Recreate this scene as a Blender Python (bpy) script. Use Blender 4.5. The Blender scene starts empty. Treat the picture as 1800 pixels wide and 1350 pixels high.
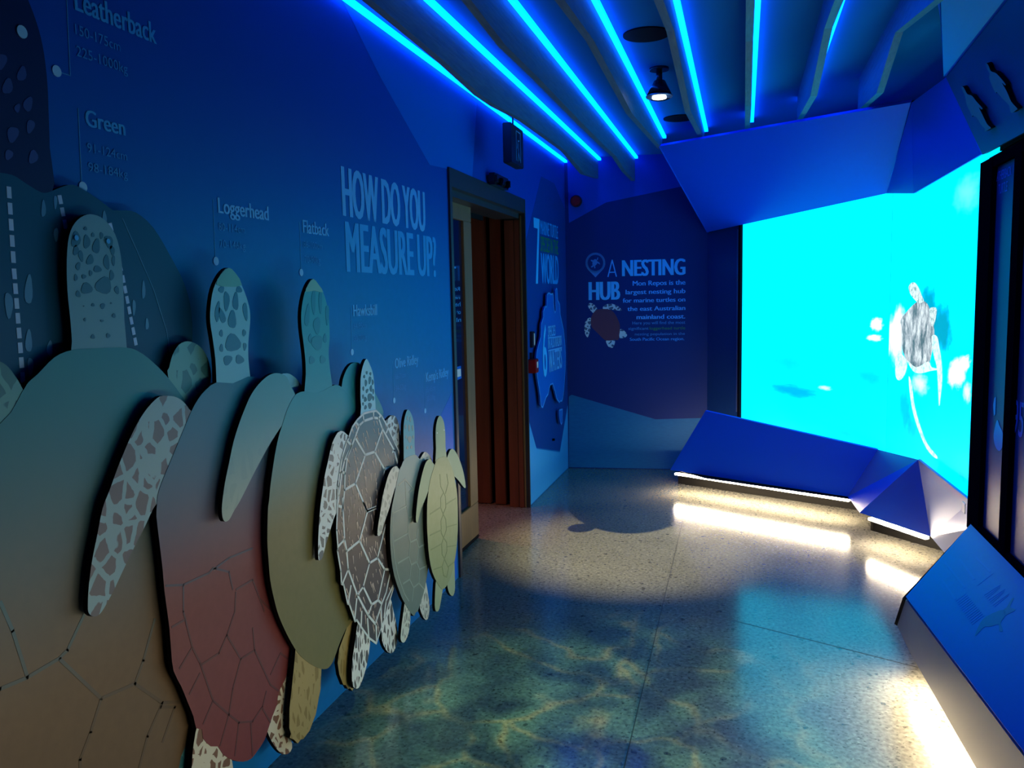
import bpy, bmesh, math, random
from mathutils import Vector, Matrix
random.seed(7)
S = bpy.context.scene
COL = S.collection

# ------------------------------------------------------------------ camera
F = 1430.0; CX, CY = 900.0, 675.0; H0 = 1.5; ROLL = -0.021
_c, _s = math.cos(ROLL), math.sin(ROLL)
_du, _dv = 1307 - CX, 516 - CY
_u, _v = _c*_du + _s*_dv, -_s*_du + _c*_dv
PITCH = math.atan2(-_v, F)
YAW = math.atan2(_u, F*math.cos(PITCH) - _v*math.sin(PITCH))

def ray(x, y):
    du, dv = x - CX, y - CY
    u = _c*du + _s*dv; v = -_s*du + _c*dv
    z = -F*math.sin(PITCH) - v*math.cos(PITCH)
    f = F*math.cos(PITCH) - v*math.sin(PITCH)
    return Vector((u*math.cos(YAW) - f*math.sin(YAW), u*math.sin(YAW) + f*math.cos(YAW), z))
def on_z(x, y, z=0.0):
    r = ray(x, y); return Vector((0, 0, H0)) + r*((z - H0)/r.z)
def on_x(x, y, X):
    r = ray(x, y); return Vector((0, 0, H0)) + r*(X/r.x)
def on_p(x, y, A, B):
    n = (B[1] - A[1], A[0] - B[0]); r = ray(x, y)
    return Vector((0, 0, H0)) + r*((n[0]*A[0] + n[1]*A[1])/(n[0]*r.x + n[1]*r.y))

cam_d = bpy.data.cameras.new('camera'); cam = bpy.data.objects.new('camera', cam_d); COL.objects.link(cam)
cam_d.sensor_fit = 'HORIZONTAL'; cam_d.sensor_width = 36.0; cam_d.lens = F*36/1800
cam_d.clip_start = 0.05
fwd = ray(CX, CY).normalized()
rt = (ray(CX + 100, CY) - ray(CX, CY)).normalized()
up = (ray(CX, CY - 100) - ray(CX, CY)).normalized()
cam.matrix_world = Matrix(((rt.x, up.x, -fwd.x, 0), (rt.y, up.y, -fwd.y, 0), (rt.z, up.z, -fwd.z, H0), (0, 0, 0, 1)))
S.camera = cam
S.view_settings.view_transform = 'Standard'; S.view_settings.look = 'None'
S.view_settings.exposure = 0.0; S.view_settings.gamma = 1.0; S.view_settings.use_curve_mapping = False

# ------------------------------------------------------------------ world
w = bpy.data.worlds.new('world'); S.world = w; w.use_nodes = True
w.node_tree.nodes['Background'].inputs[0].default_value = (0.0, 0.01, 0.06, 1)
w.node_tree.nodes['Background'].inputs[1].default_value = 0.35

# light levels of the place's own fittings
LED_BLUE = (0.0, 0.105, 1.0); LED_POWER = 10.0
SCREEN_POWER = 2.1
WARM = (1.0, 0.80, 0.52); WARM_POWER = 130.0
D = 1.475                 # left wall plane x = -D
ZC = 2.67                 # ceiling height

# ------------------------------------------------------------------ materials
def mat(name, col, rough=0.5, metal=0.0, spec=0.5, emit=None, estr=0.0):
    m = bpy.data.materials.new(name); m.use_nodes = True
    b = m.node_tree.nodes['Principled BSDF']
    b.inputs['Base Color'].default_value = (*col, 1); b.inputs['Roughness'].default_value = rough
    b.inputs['Metallic'].default_value = metal; b.inputs['Specular IOR Level'].default_value = spec
    if emit:
        b.inputs['Emission Color'].default_value = (*emit, 1); b.inputs['Emission Strength'].default_value = estr
    return m
def N(m, t, **kw):
    n = m.node_tree.nodes.new(t)
    for k, v in kw.items(): setattr(n, k, v)
    return n
def L(m, a, b): m.node_tree.links.new(a, b)
def bsdf(m): return m.node_tree.nodes['Principled BSDF']
def ramp(m, fac, stops, interp='LINEAR'):
    r = N(m, 'ShaderNodeValToRGB'); r.color_ramp.interpolation = interp
    e = r.color_ramp.elements
    while len(e) < len(stops): e.new(0.5)
    for i, (p, c) in enumerate(stops):
        e[i].position = p; e[i].color = (*c, 1)
    L(m, fac, r.inputs[0]); return r
def coords(m, scale=(1, 1, 1)):
    g = N(m, 'ShaderNodeTexCoord'); mp = N(m, 'ShaderNodeMapping'); mp.inputs['Scale'].default_value = scale
    L(m, g.outputs['Object'], mp.inputs['Vector']); return mp.outputs[0]
def noisy(name, c1, c2, scale=8, rough=0.5, sc=(1, 1, 1), bump=0.0, **kw):
    m = mat(name, c1, rough, **kw); v = coords(m, sc)
    n = N(m, 'ShaderNodeTexNoise'); n.inputs['Scale'].default_value = scale; n.inputs['Detail'].default_value = 6
    L(m, v, n.inputs['Vector']); r = ramp(m, n.outputs[0], [(0.3, c1), (0.7, c2)])
    L(m, r.outputs[0], bsdf(m).inputs['Base Color'])
    if bump:
        b = N(m, 'ShaderNodeBump'); b.inputs['Strength'].default_value = bump; b.inputs['Distance'].default_value = 0.01
        L(m, n.outputs[0], b.inputs['Height']); L(m, b.outputs[0], bsdf(m).inputs['Normal'])
    return m
def spotted(name, dark, light, scale, thr=0.12, sy=1.0, sz=0.6, rnd=1.0):
    """reptile skin: dark cells in a light net, flat artwork in the y-z plane"""
    m = mat(name, light, 0.45); v = coords(m, (0, sy, sz))
    nz = N(m, 'ShaderNodeTexNoise'); nz.inputs['Scale'].default_value = scale*1.2
    L(m, v, nz.inputs['Vector'])
    mx = N(m, 'ShaderNodeMix', data_type='VECTOR'); mx.inputs[0].default_value = 0.012
    L(m, v, mx.inputs[4]); L(m, nz.outputs['Color'], mx.inputs[5])
    vo = N(m, 'ShaderNodeTexVoronoi', feature='DISTANCE_TO_EDGE'); vo.inputs['Scale'].default_value = scale
    vo.inputs['Randomness'].default_value = rnd
    L(m, mx.outputs[1], vo.inputs['Vector'])
    r = ramp(m, vo.outputs['Distance'], [(thr, light), (thr + 0.02, dark)])
    L(m, r.outputs[0], bsdf(m).inputs['Base Color']); return m

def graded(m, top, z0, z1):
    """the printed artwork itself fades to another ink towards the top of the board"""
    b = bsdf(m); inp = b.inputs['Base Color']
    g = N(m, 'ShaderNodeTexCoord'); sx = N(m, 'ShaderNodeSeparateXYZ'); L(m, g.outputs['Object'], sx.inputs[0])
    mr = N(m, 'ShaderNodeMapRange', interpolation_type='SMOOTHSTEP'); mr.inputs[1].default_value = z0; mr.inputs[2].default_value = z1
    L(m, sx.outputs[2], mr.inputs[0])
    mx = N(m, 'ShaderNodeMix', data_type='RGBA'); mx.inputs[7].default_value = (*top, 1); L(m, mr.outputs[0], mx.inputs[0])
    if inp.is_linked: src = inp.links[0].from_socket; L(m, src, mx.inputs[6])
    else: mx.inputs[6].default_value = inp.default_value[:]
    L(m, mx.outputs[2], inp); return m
def floor_mat():
    m = mat('polished concrete', (0.3, 0.3, 0.28), 0.2); v = coords(m)
    n1 = N(m, 'ShaderNodeTexNoise'); n1.inputs['Scale'].default_value = 1.3; n1.inputs['Detail'].default_value = 5
    n2 = N(m, 'ShaderNodeTexNoise'); n2.inputs['Scale'].default_value = 60; n2.inputs['Detail'].default_value = 4
    vo = N(m, 'ShaderNodeTexVoronoi'); vo.inputs['Scale'].default_value = 130
    vd = N(m, 'ShaderNodeTexVoronoi'); vd.inputs['Scale'].default_value = 60
    for n in (n1, n2, vo, vd): L(m, v, n.inputs['Vector'])
    base = ramp(m, n2.outputs[0], [(0.3, (0.125, 0.122, 0.10)), (0.7, (0.27, 0.26, 0.215))])
    big = ramp(m, n1.outputs[0], [(0.3, (0.75, 0.75, 0.75)), (0.7, (1.1, 1.1, 1.1))])
    mu = N(m, 'ShaderNodeMix', data_type='RGBA', blend_type='MULTIPLY'); mu.inputs[0].default_value = 1
    L(m, base.outputs[0], mu.inputs[6]); L(m, big.outputs[0], mu.inputs[7])
    # aggregate: small dark and pale chips
    dk = ramp(m, vo.outputs['Color'], [(0.0, (0.4, 0.4, 0.4)), (0.16, (1, 1, 1)), (0.90, (1.5, 1.5, 1.45))], 'CONSTANT')
    m2 = N(m, 'ShaderNodeMix', data_type='RGBA', blend_type='MULTIPLY'); m2.inputs[0].default_value = 0.8
    L(m, mu.outputs[2], m2.inputs[6]); L(m, dk.outputs[0], m2.inputs[7])
    d2 = ramp(m, vd.outputs['Color'], [(0.0, (0.3, 0.3, 0.3)), (0.07, (1, 1, 1))], 'CONSTANT')
    m3 = N(m, 'ShaderNodeMix', data_type='RGBA', blend_type='MULTIPLY'); m3.inputs[0].default_value = 0.8
    L(m, m2.outputs[2], m3.inputs[6]); L(m, d2.outputs[0], m3.inputs[7])
    L(m, m3.outputs[2], bsdf(m).inputs['Base Color'])
    rr = N(m, 'ShaderNodeMapRange'); rr.inputs[3].default_value = 0.11; rr.inputs[4].default_value = 0.22; bsdf(m).inputs['Specular IOR Level'].default_value = 0.75
    L(m, n1.outputs[0], rr.inputs[0]); L(m, rr.outputs[0], bsdf(m).inputs['Roughness'])
    return m

M = {}
M['floor'] = floor_mat()
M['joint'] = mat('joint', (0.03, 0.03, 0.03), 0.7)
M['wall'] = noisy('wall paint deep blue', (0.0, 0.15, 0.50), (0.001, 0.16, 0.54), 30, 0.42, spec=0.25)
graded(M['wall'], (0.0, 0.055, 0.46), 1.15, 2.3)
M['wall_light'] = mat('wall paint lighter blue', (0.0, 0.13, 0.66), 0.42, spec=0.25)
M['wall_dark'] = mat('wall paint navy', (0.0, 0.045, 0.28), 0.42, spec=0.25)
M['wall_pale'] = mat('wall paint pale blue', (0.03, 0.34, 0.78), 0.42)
M['wall_navy'] = mat('back wall navy', (0.0, 0.022, 0.16), 0.5, spec=0.2)
M['wall_low'] = noisy('back wall sand blue', (0.0, 0.12, 0.32), (0.002, 0.15, 0.38), 25, 0.5, (1, 1, 8), spec=0.2)
M['black'] = mat('black', (0.003, 0.003, 0.006), 0.8, spec=0.1)
M['black_gloss'] = mat('black satin frame', (0.002, 0.002, 0.006), 0.9, spec=0.0)
M['edge'] = mat('black board edge', (0.004, 0.004, 0.005), 0.8, spec=0.1)  # side faces of boards and relief figures coloured black
M['ceil'] = mat('ceiling board', (0.0, 0.17, 0.42), 0.7, spec=0.1)
M['beam'] = noisy('grey limed timber', (0.04, 0.10, 0.18), (0.08, 0.16, 0.24), 14, 0.5, (6, 0.6, 6), 0.15)
M['led'] = mat('blue led', (0, 0, 0), 0.5, emit=LED_BLUE, estr=LED_POWER)
M['ledwarm'] = mat('warm led', (0, 0, 0), 0.5, emit=WARM, estr=WARM_POWER)
M['panel'] = mat('blue laminate panel', (0.0, 0.10, 0.90), 0.42, spec=0.2)
M['panel_up'] = mat('blue bulkhead panel', (0.0, 0.10, 0.95), 0.42, spec=0.25)
M['grey_panel'] = mat('grey satin laminate', (0.24, 0.24, 0.27), 0.34)
M['silver_panel'] = mat('silver blue laminate', (0.07, 0.16, 0.55), 0.42, metal=0.25)
M['kick'] = mat('dark plinth', (0.006, 0.0055, 0.005), 0.6, spec=0.15)
M['fig'] = mat('grey relief', (0.06, 0.30, 0.30), 0.5)
M['upright'] = mat('bulkhead grey blue', (0.002, 0.10, 0.26), 0.42)
M['text'] = mat('lettering pale blue', (0.07, 0.42, 0.95), 0.5)
M['text_mid'] = mat('lettering mid blue', (0.02, 0.32, 0.85), 0.5)
M['text_dim'] = mat('lettering dim blue', (0.03, 0.27, 0.66), 0.5)
M['text_faint'] = mat('faint lettering', (0.01, 0.21, 0.66), 0.5)
M['text_cyan'] = mat('lettering bright blue', (0.05, 0.50, 1.0), 0.5)
M['text_green'] = mat('lettering green', (0.03, 0.24, 0.06), 0.5)
M['text_ghost'] = mat('ghost lettering', (0.0, 0.028, 0.70), 0.38, spec=0.3)
M['pin'] = mat('pin blue', (0.06, 0.25, 0.62), 0.5)
M['dot'] = mat('leader dot', (0.18, 0.55, 0.95), 0.5)
M['red'] = mat('red plastic', (0.22, 0.006, 0.008), 0.4, spec=0.3)
M['white'] = mat('white plastic', (0.7, 0.7, 0.7), 0.4)
M['dark_plastic'] = mat('dark plastic', (0.012, 0.012, 0.02), 0.25)
M['wood_red'] = noisy('red brown timber', (0.13, 0.028, 0.012), (0.20, 0.048, 0.022), 3, 0.45, (8, 8, 0.5))
M['wood_gold'] = noisy('golden timber', (0.15, 0.085, 0.03), (0.21, 0.12, 0.045), 5, 0.4, (6, 6, 0.5))
M['frame'] = noisy('door frame grey brown', (0.022, 0.022, 0.026), (0.034, 0.030, 0.032), 5, 0.4, (6, 1, 0.6))
M['glass'] = mat('dark reflective glass', (0.006, 0.012, 0.04), 0.04, spec=0.8)
M['map'] = mat('map blue', (0.0, 0.12, 0.60), 0.42, spec=0.25)
M['map_text'] = mat('map lettering', (0.12, 0.48, 0.95), 0.5)
M['map_edge'] = mat('map edge light', (0.06, 0.36, 0.90), 0.4)
M['lens'] = mat('lamp lens', (1, 1, 1), 0.2, emit=(0.85, 0.97, 1.0), estr=9)
M['steel'] = mat('steel trim', (0.45, 0.5, 0.6), 0.3, metal=0.8)

# ------------------------------------------------------------------ builders
def tag(o, label=None, cat=None, group=None, kind=None):
    if label: o['label'] = label
    if cat: o['category'] = cat
    if group: o['group'] = group
    if kind: o['kind'] = kind
    return o
def obj(name, me, mats, parent=None):
    o = bpy.data.objects.new(name, me); COL.objects.link(o)
    for m in (mats if isinstance(mats, (list, tuple)) else [mats]): me.materials.append(m)
    if parent: o.parent = parent; o.matrix_parent_inverse = parent.matrix_world.inverted()
    return o
def empty(name, loc=(0, 0, 0)):
    o = bpy.data.objects.new(name, None); COL.objects.link(o); o.location = loc; o.empty_display_size = 0.1
    o.matrix_world = Matrix.Translation(loc)
    return o
def bm_obj(name, bm, mats, parent=None, recalc=True):
    if recalc: bmesh.ops.recalc_face_normals(bm, faces=bm.faces)
    me = bpy.data.meshes.new(name); bm.to_mesh(me); bm.free()
    return obj(name, me, mats, parent)
def box_bm(bm, x0, x1, y0, y1, z0, z1, mi=0):
    vs = [bm.verts.new(p) for p in ((x0,y0,z0),(x1,y0,z0),(x1,y1,z0),(x0,y1,z0),(x0,y0,z1),(x1,y0,z1),(x1,y1,z1),(x0,y1,z1))]
    for q in ((0,3,2,1),(4,5,6,7),(0,1,5,4),(1,2,6,5),(2,3,7,6),(3,0,4,7)):
        f = bm.faces.new([vs[i] for i in q]); f.material_index = mi
def box(name, x0, x1, y0, y1, z0, z1, m, parent=None, bev=0.0):
    bm = bmesh.new(); box_bm(bm, x0, x1, y0, y1, z0, z1)
    if bev: bmesh.ops.bevel(bm, geom=bm.edges[:], offset=bev, segments=2, affect='EDGES')
    return bm_obj(name, bm, m, parent)
def prism_bm(bm, pts, vec, mi=0):
    """closed solid: polygon pts pushed along vec"""
    a = [bm.verts.new(p) for p in pts]; b = [bm.verts.new(Vector(p) + Vector(vec)) for p in pts]
    n = len(pts); f1 = bm.faces.new(a); f2 = bm.faces.new(b[::-1]); fs = [f1, f2]
    for i in range(n): fs.append(bm.faces.new((a[i], b[i], b[(i+1) % n], a[(i+1) % n])))
    for f in fs: f.material_index = mi
    return fs
def prism(name, pts, vec, m, parent=None):
    bm = bmesh.new(); prism_bm(bm, pts, vec); return bm_obj(name, bm, m, parent)
def cyl_bm(bm, p0, p1, r, seg=20, r2=None, mi=0):
    p0, p1 = Vector(p0), Vector(p1); d = (p1 - p0).normalized()
    a = d.orthogonal().normalized(); b = d.cross(a); r2 = r if r2 is None else r2
    A = [bm.verts.new(p0 + (a*math.cos(t) + b*math.sin(t))*r) for t in [2*math.pi*i/seg for i in range(seg)]]
    B = [bm.verts.new(p1 + (a*math.cos(t) + b*math.sin(t))*r2) for t in [2*math.pi*i/seg for i in range(seg)]]
    bm.faces.new(A[::-1]).material_index = mi; bm.faces.new(B).material_index = mi
    for i in range(seg):
        f = bm.faces.new((A[i], A[(i+1) % seg], B[(i+1) % seg], B[i])); f.material_index = mi; f.smooth = True
def cyl(name, p0, p1, r, m, parent=None, seg=20, r2=None):
    bm = bmesh.new(); cyl_bm(bm, p0, p1, r, seg, r2); return bm_obj(name, bm, m, parent)
def smooth(pts, n=4):
    """closed Catmull-Rom through 2D points"""
    out = []; k = len(pts)
    for i in range(k):
        p0, p1, p2, p3 = pts[i-1], pts[i], pts[(i+1) % k], pts[(i+2) % k]
        for j in range(n):
            t = j/n
            out.append(tuple(0.5*((2*p1[a]) + (-p0[a]+p2[a])*t + (2*p0[a]-5*p1[a]+4*p2[a]-p3[a])*t*t + (-p0[a]+3*p1[a]-3*p2[a]+p3[a])*t**3) for a in (0, 1)))
    return out
class Plane:
    """vertical wall plane through floor points A,B; N points into the room"""
    def __init__(s, A, B, off=0.0):
        s.A = Vector((A[0], A[1], 0)); s.T = Vector((B[0]-A[0], B[1]-A[1], 0)).normalized()
        s.N = Vector((s.T.y, -s.T.x, 0))      # to the right of A->B
        s.off = off; s.O = s.A + s.N*off
    def at(s, px):
        return on_p(px[0], px[1], s.O, s.O + s.T)
    def at_off(s, off): return Plane(s.A, s.A + s.T, off)
    def uv(s, P): return ((P - s.O).dot(s.T), P.z)
    def pt(s, u, z, d=0.0): return s.O + s.T*u + s.N*d + Vector((0, 0, z))
def sheet(name, plane, polys, m, parent=None, thick=0.0008):
    """thin applied artwork on a wall: each polygon (pixels of the survey photo, already on the plane)"""
    bm = bmesh.new()
    for q in polys: prism_bm(bm, [plane.at(p) for p in q], plane.N*thick)
    return bm_obj(name, bm, m, parent)
def strokes_bm(bm, plane, lines, width, thick, mi=0, taper=False):
    for ln in lines:
        P = [plane.uv(plane.at(p)) for p in ln]
        for i in range(len(P)-1):
            a, b = Vector(P[i]), Vector(P[i+1]); d = b - a
            if d.length < 1e-5: continue
            d.normalize(); n = Vector((-d.y, d.x))*width/2
            ex = d*width*0.3
            a2 = a - ex if i else a; b2 = b + ex if i < len(P)-2 else b
            q = [a2 + n, a2 - n, b2 - n*(0.3 if taper else 1), b2 + n*(0.3 if taper else 1)]
            prism_bm(bm, [plane.pt(v.x, v.y) for v in q], plane.N*thick, mi)

# ---- lettering -----------------------------------------------------------
_cache = {}
def glyphs(s, bold=0.0, xw=0.0):
    key = (s, bold)
    if key in _cache: return _cache[key]
    cu = bpy.data.curves.new('t', 'FONT'); cu.body = s; cu.offset = bold; cu.resolution_u = 3
    if bold > 0: cu.space_character = 1.0 + bold*1.6
    cu.fill_mode = 'FRONT'
    o = bpy.data.objects.new('t', cu); COL.objects.link(o)
    dg = bpy.context.evaluated_depsgraph_get(); dg.update()
    me = bpy.data.meshes.new_from_object(o.evaluated_get(dg))
    vs = [v.co.copy() for v in me.vertices]; fs = [tuple(p.vertices) for p in me.polygons]
    bpy.data.objects.remove(o); bpy.data.curves.remove(cu); bpy.data.meshes.remove(me)
    _cache[key] = (vs, fs); return vs, fs
def word_bm(bm, plane, s, u0, u1, z0, z1, bold=0.0, d=0.0015, mi=0, mirror=False):
    if bold:
        # heavier face: the same outlines laid down side by side
        sg = 1 if u1 > u0 else -1; w_ = bold*0.9*abs(u1-u0)/max(1.0, 0.62*len(s))*sg
        for k in (-1, 0, 1):
            word_bm(bm, plane, s, u0 + w_*(1+k), u1 - w_*(1-k), z0, z1, 0.0, d + 0.0001*(k+1), mi, mirror)
        return
    vs, fs = glyphs(s, bold)
    cap = 0.69 + bold
    xs = [v.x for v in vs]; a, b = min(xs), max(xs)
    if s.isupper() or s[0].isdigit() or len(s) < 3:
        ys = [v.y for v in vs]; base, top = min(ys), max(ys)
        if any(c.islower() or c in "?" for c in s) or s[0].isdigit() and not s.isdigit(): base = -bold; top = cap
        if s.isdigit(): base, top = min(ys), max(ys)
    else: base, top = -bold, cap
    nv = []
    for v in vs:
        t = (v.x - a)/(b - a)
        if mirror: t = 1 - t
        nv.append(bm.verts.new(plane.pt(u0 + t*(u1-u0), z0 + (v.y-base)/(top-base)*(z1-z0), d)))
    for f in fs:
        try:
            ff = bm.faces.new([nv[i] for i in f]); ff.material_index = mi
            ff.normal_update()
            if ff.normal.dot(plane.N) < 0: ff.normal_flip()
        except ValueError: pass
def word(name, plane, s, xl, yb, yt, xr, m, parent=None, bold=0.0, mirror=False, d=0.0015):
    """xl,yb: left baseline pixel, yt: cap top pixel at the left, xr: right end pixel column"""
    u0, z0 = plane.uv(plane.at((xl, yb))); z1 = plane.at((xl, yt)).z
    yr = yb; 
    for _ in range(30):
        P = plane.at((xr, yr)); e = P.z - z0; yr += e*200
    u1 = plane.uv(P)[0]
    bm = bmesh.new(); word_bm(bm, plane, s, u0, u1, z0, z1, bold, d, 0, mirror)
    return bm_obj(name, bm, m, parent, recalc=False)

# ------------------------------------------------------------------ room shell
WL = Plane((-D, 0), (-D, 1))                       # left wall, normal +x
BK_A, BK_B = (-D, 6.934), (-0.24, 7.067)           # back wall
WB = Plane(BK_A, BK_B)
SC_E = Vector((0.573, -0.82, 0)).normalized()      # left video screen runs along this
SC_0 = Vector((-0.29, 7.06, 0)); SC_1 = Vector((0.858, 5.42, 0)); SC_2 = Vector((1.10, 3.72, 0))
XR = 0.96                                          # face of the right display wall

bm = bmesh.new()
box_bm(bm, -3.2, 2.4, -1.6, 7.9, -0.06, 0.0)
def groove(bm, a, b, wd, h):
    a, b = Vector(a), Vector(b); d = (b - a).normalized(); n = Vector((-d.y, d.x, 0))*wd/2
    prism_bm(bm, [a+n, a-n, b-n, b+n], (0, 0, h), 1)
groove(bm, (-0.39, 6.9, 0), (-0.352, 2.1, 0), 0.004, 0.0006)
groove(bm, (-0.055, 3.765, 0), (0.75, 3.40, 0), 0.004, 0.0006)
fl = bm_obj('floor', bm, [M['floor'], M['joint']]); tag(fl, kind='structure')

# left wall with the doorway cut out (y 4.05..5.55, z < 2.17)
DY0, DY1, DZ = 4.05, 5.55, 2.17
bm = bmesh.new()
box_bm(bm, -D-0.14, -D, -1.6, DY0, 0, ZC+0.1); box_bm(bm, -D-0.14, -D, DY1+0.01, 7.1, 0, ZC+0.1)
box_bm(bm, -D-0.14, -D, DY0, DY1+0.01, DZ+0.011, ZC+0.1)
wl = bm_obj('wall_left', bm, M['wall']); tag(wl, kind='structure')
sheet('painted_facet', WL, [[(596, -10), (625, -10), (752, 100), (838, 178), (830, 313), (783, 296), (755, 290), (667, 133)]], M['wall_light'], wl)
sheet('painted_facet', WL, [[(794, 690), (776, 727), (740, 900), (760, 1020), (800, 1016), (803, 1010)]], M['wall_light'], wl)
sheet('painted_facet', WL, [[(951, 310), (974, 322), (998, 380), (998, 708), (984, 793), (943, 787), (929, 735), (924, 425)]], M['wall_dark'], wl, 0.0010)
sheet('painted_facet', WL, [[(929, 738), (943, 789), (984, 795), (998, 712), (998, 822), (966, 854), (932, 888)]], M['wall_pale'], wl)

# back wall
nb = WB.N
wb = prism('wall_back', [WB.pt(-0.02, 0), WB.pt(1.6, 0), WB.pt(1.6, ZC+0.1), WB.pt(-0.02, ZC+0.1)], -nb*0.12, M['wall_navy'])
tag(wb, kind='structure')
sheet('painted_facet', WB, [[(1000, 392), (1065, 356), (1197, 328), (1300, 305), (1300, 255), (1170, 262), (1058, 268), (997, 278)]], M['wall'], wb)
sheet('painted_facet', WB, [[(1000, 697), (1005, 694), (1152, 737), (1227, 735), (1290, 732), (1290, 824), (1175, 824), (1000, 821)]], M['wall_low'], wb)

# ceiling, right, behind-camera and lobby shells
tag(box('ceiling', -1.7, 2.4, -1.6, 7.9, ZC, ZC+0.08, M['ceil']), kind='structure')
tag(box('wall_right', 1.32, 1.42, -1.6, 7.9, 0, ZC+0.1, M['black']), kind='structure')
tag(box('wall_rear', -1.6, 1.4, -1.7, -1.6, 0, ZC+0.1, M['wall_navy']), kind='structure')
tag(box('wall_far', -0.4, 1.4, 7.6, 7.7, 0, ZC+0.1, M['black']), kind='structure')
# recess lining above and behind the bulkheads (unlit void)
tag(prism('wall_void', [(-0.15, 7.2, 2.1), (1.15, 5.5, 2.1), (1.15, 5.5, ZC), (-0.15, 7.2, ZC)], (0.03, 0.02, 0), M['black']), kind='structure')

# lobby behind the doorway
lob = empty('door_1', (-D, (DY0+DY1)/2, 0)); tag(lob, kind='structure')
tag(box('wall_lobby', -3.2, -3.1, 3.4, 6.2, 0, 2.5, M['wood_red']), kind='structure')
tag(box('ceiling_lobby', -3.2, -D-0.14, 3.4, 6.2, 2.3, 2.36, M['black']), kind='structure')
tag(box('wall_lobby_near', -3.2, -D-0.14, 3.34, 3.4, 0, 2.3, M['wood_red']), kind='structure')
# far reveal: timber boards facing the camera, with two deep dark slots
rv = empty('lobby_panelling', (-1.9, 5.56, 0)); tag(rv, 'red-brown timber panelling lining the far side of the doorway lobby', 'wall panelling')
for (x0, x1, y0) in ((-3.0, -1.905, 5.60), (-1.895, -1.775, 5.585), (-1.735, -1.655, 5.575)):
    box('timber_board', x0, x1, y0, y0+0.05, 0.004, 2.29, M['wood_red'], rv, 0.004)
box('backing_board', -3.0, -1.62, 5.68, 5.70, 0.004, 2.29, M['black'], rv)

# frame round the opening
box('door_frame', -D-0.10, -D+0.012, DY0-0.015, DY0+0.02, 0.0, DZ+0.01, M['frame'], lob)
box('door_frame', -D-0.14, -D+0.012, DY1-0.010, DY1+0.009, 0.0, DZ+0.01, M['frame'], lob)
for (xa, xb) in ((-1.612, -1.545), (-1.540, -1.505)): box('jamb_lining', xa, xb, DY1-0.018, DY1-0.0102, 0.002, DZ-0.13, M['wood_red'], lob)
box('cover_strip', -1.500, -1.490, DY1-0.020, DY1-0.0102, 0.002, DZ-0.10, M['wood_gold'], lob)
box('door_header', -D-0.03, -D+0.012, DY0+0.02, DY1-0.015, DZ-0.085, DZ+0.01, M['frame'], lob)
box('door_track', -D-0.20, -D-0.03, DY0+0.0, DY1-0.015, DZ-0.12, DZ-0.05, M['frame'], lob)
box('track_slot', -D-0.215, -D-0.20, DY0+0.3, DY1-0.3, DZ-0.15, DZ-0.08, M['black'], lob)

# sliding glass leaf, parked at the near side of the opening
leaf = empty('glass_door', (-1.61, 4.3, 0))
tag(leaf, 'timber-framed glass sliding door leaf parked at the near side of the doorway', 'door')
LX = -1.612
box('bottom_rail', LX-0.022, LX+0.022, 3.62, 4.745, 0.03, 0.24, M['wood_gold'], leaf, 0.003)
box('stile', LX-0.022, LX+0.022, 4.60, 4.745, 0.241, 1.96, M['wood_gold'], leaf, 0.003)
box('top_rail', LX-0.022, LX+0.022, 3.62, 4.745, 1.961, 2.06, M['wood_gold'], leaf, 0.003)
box('glass_pane', LX-0.006, LX+0.006, 3.62, 4.60, 0.241, 1.96, M['glass'], leaf)
GP = Plane((LX+0.007, 0), (LX+0.007, 1))
box('bottom_seal', LX-0.02, LX+0.02, 3.62, 4.745, 0.008, 0.03, M['black'], leaf)
for s, xl, yb, yt, xr, bo in (('T', 793.5, 495, 468, 801.5, 0.03), ('Reg', 794, 511, 504, 808, 0.01), ('nee', 794.5, 526, 520, 808, 0.01),
                          ('he l', 795, 539, 531, 809, 0.01), ('or A', 795.5, 553, 545, 809.5, 0.01), ('nla', 796, 567, 559, 810, 0.01)):
    word('mirrored_lettering', GP, s, xl, yb, yt, xr, M['text_dim'], leaf, bo, mirror=True)
sheet('arrow_sticker', GP, [[(799, 646), (810, 643), (811, 665), (799.5, 670)]], M['wall_light'], leaf)
sheet('arrow_sticker', GP, [[(798.8, 655), (801, 650), (809.5, 648), (809.8, 661), (801, 664)]], M['white'], leaf, 0.002)

# ------------------------------------------------------------------ ceiling beams and LED lines
BX = [-1.185, -0.881, -0.577, -0.275, 0.03, 0.332, 0.634]
PROF = [
 [(-1.5, 2.50), (0.6, 2.44), (1.7, 2.50), (2.72, 2.482), (3.25, 2.47), (3.72, 2.445), (3.98, 2.45), (4.5, 2.485), (5.6, 2.50), (6.3, 2.44), (6.93, 2.49)],
 [(-1.5, 2.46), (0.5, 2.52), (1.8, 2.48), (2.69, 2.49), (3.1, 2.46), (3.6, 2.468), (4.6, 2.47), (5.4, 2.478), (5.9, 2.49), (6.4, 2.455), (6.96, 2.455)],
 [(-1.5, 2.52), (0.7, 2.45), (1.9, 2.45), (2.73, 2.475), (3.3, 2.505), (4.07, 2.478), (4.45, 2.462), (6.13, 2.56)],
 [(-1.5, 2.45), (0.9, 2.50), (2.2, 2.46), (2.95, 2.51), (3.43, 2.549), (4.49, 2.458), (6.10, 2.59)],
 [(-1.5, 2.50), (1.0, 2.45), (2.4, 2.49), (3.7, 2.555), (4.40, 2.44), (5.62, 2.55)],
 [(-1.5, 2.46), (1.5, 2.45), (2.9, 2.50), (3.30, 2.53), (3.60, 2.545), (4.28, 2.437), (5.32, 2.53)],
 [(-1.5, 2.50), (1.8, 2.45), (3.0, 2.44), (3.86, 2.576), (4.34, 2.438), (5.02, 2.50)]]
NTH = ['first', 'second', 'third', 'fourth', 'fifth', 'sixth', 'seventh']
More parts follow.
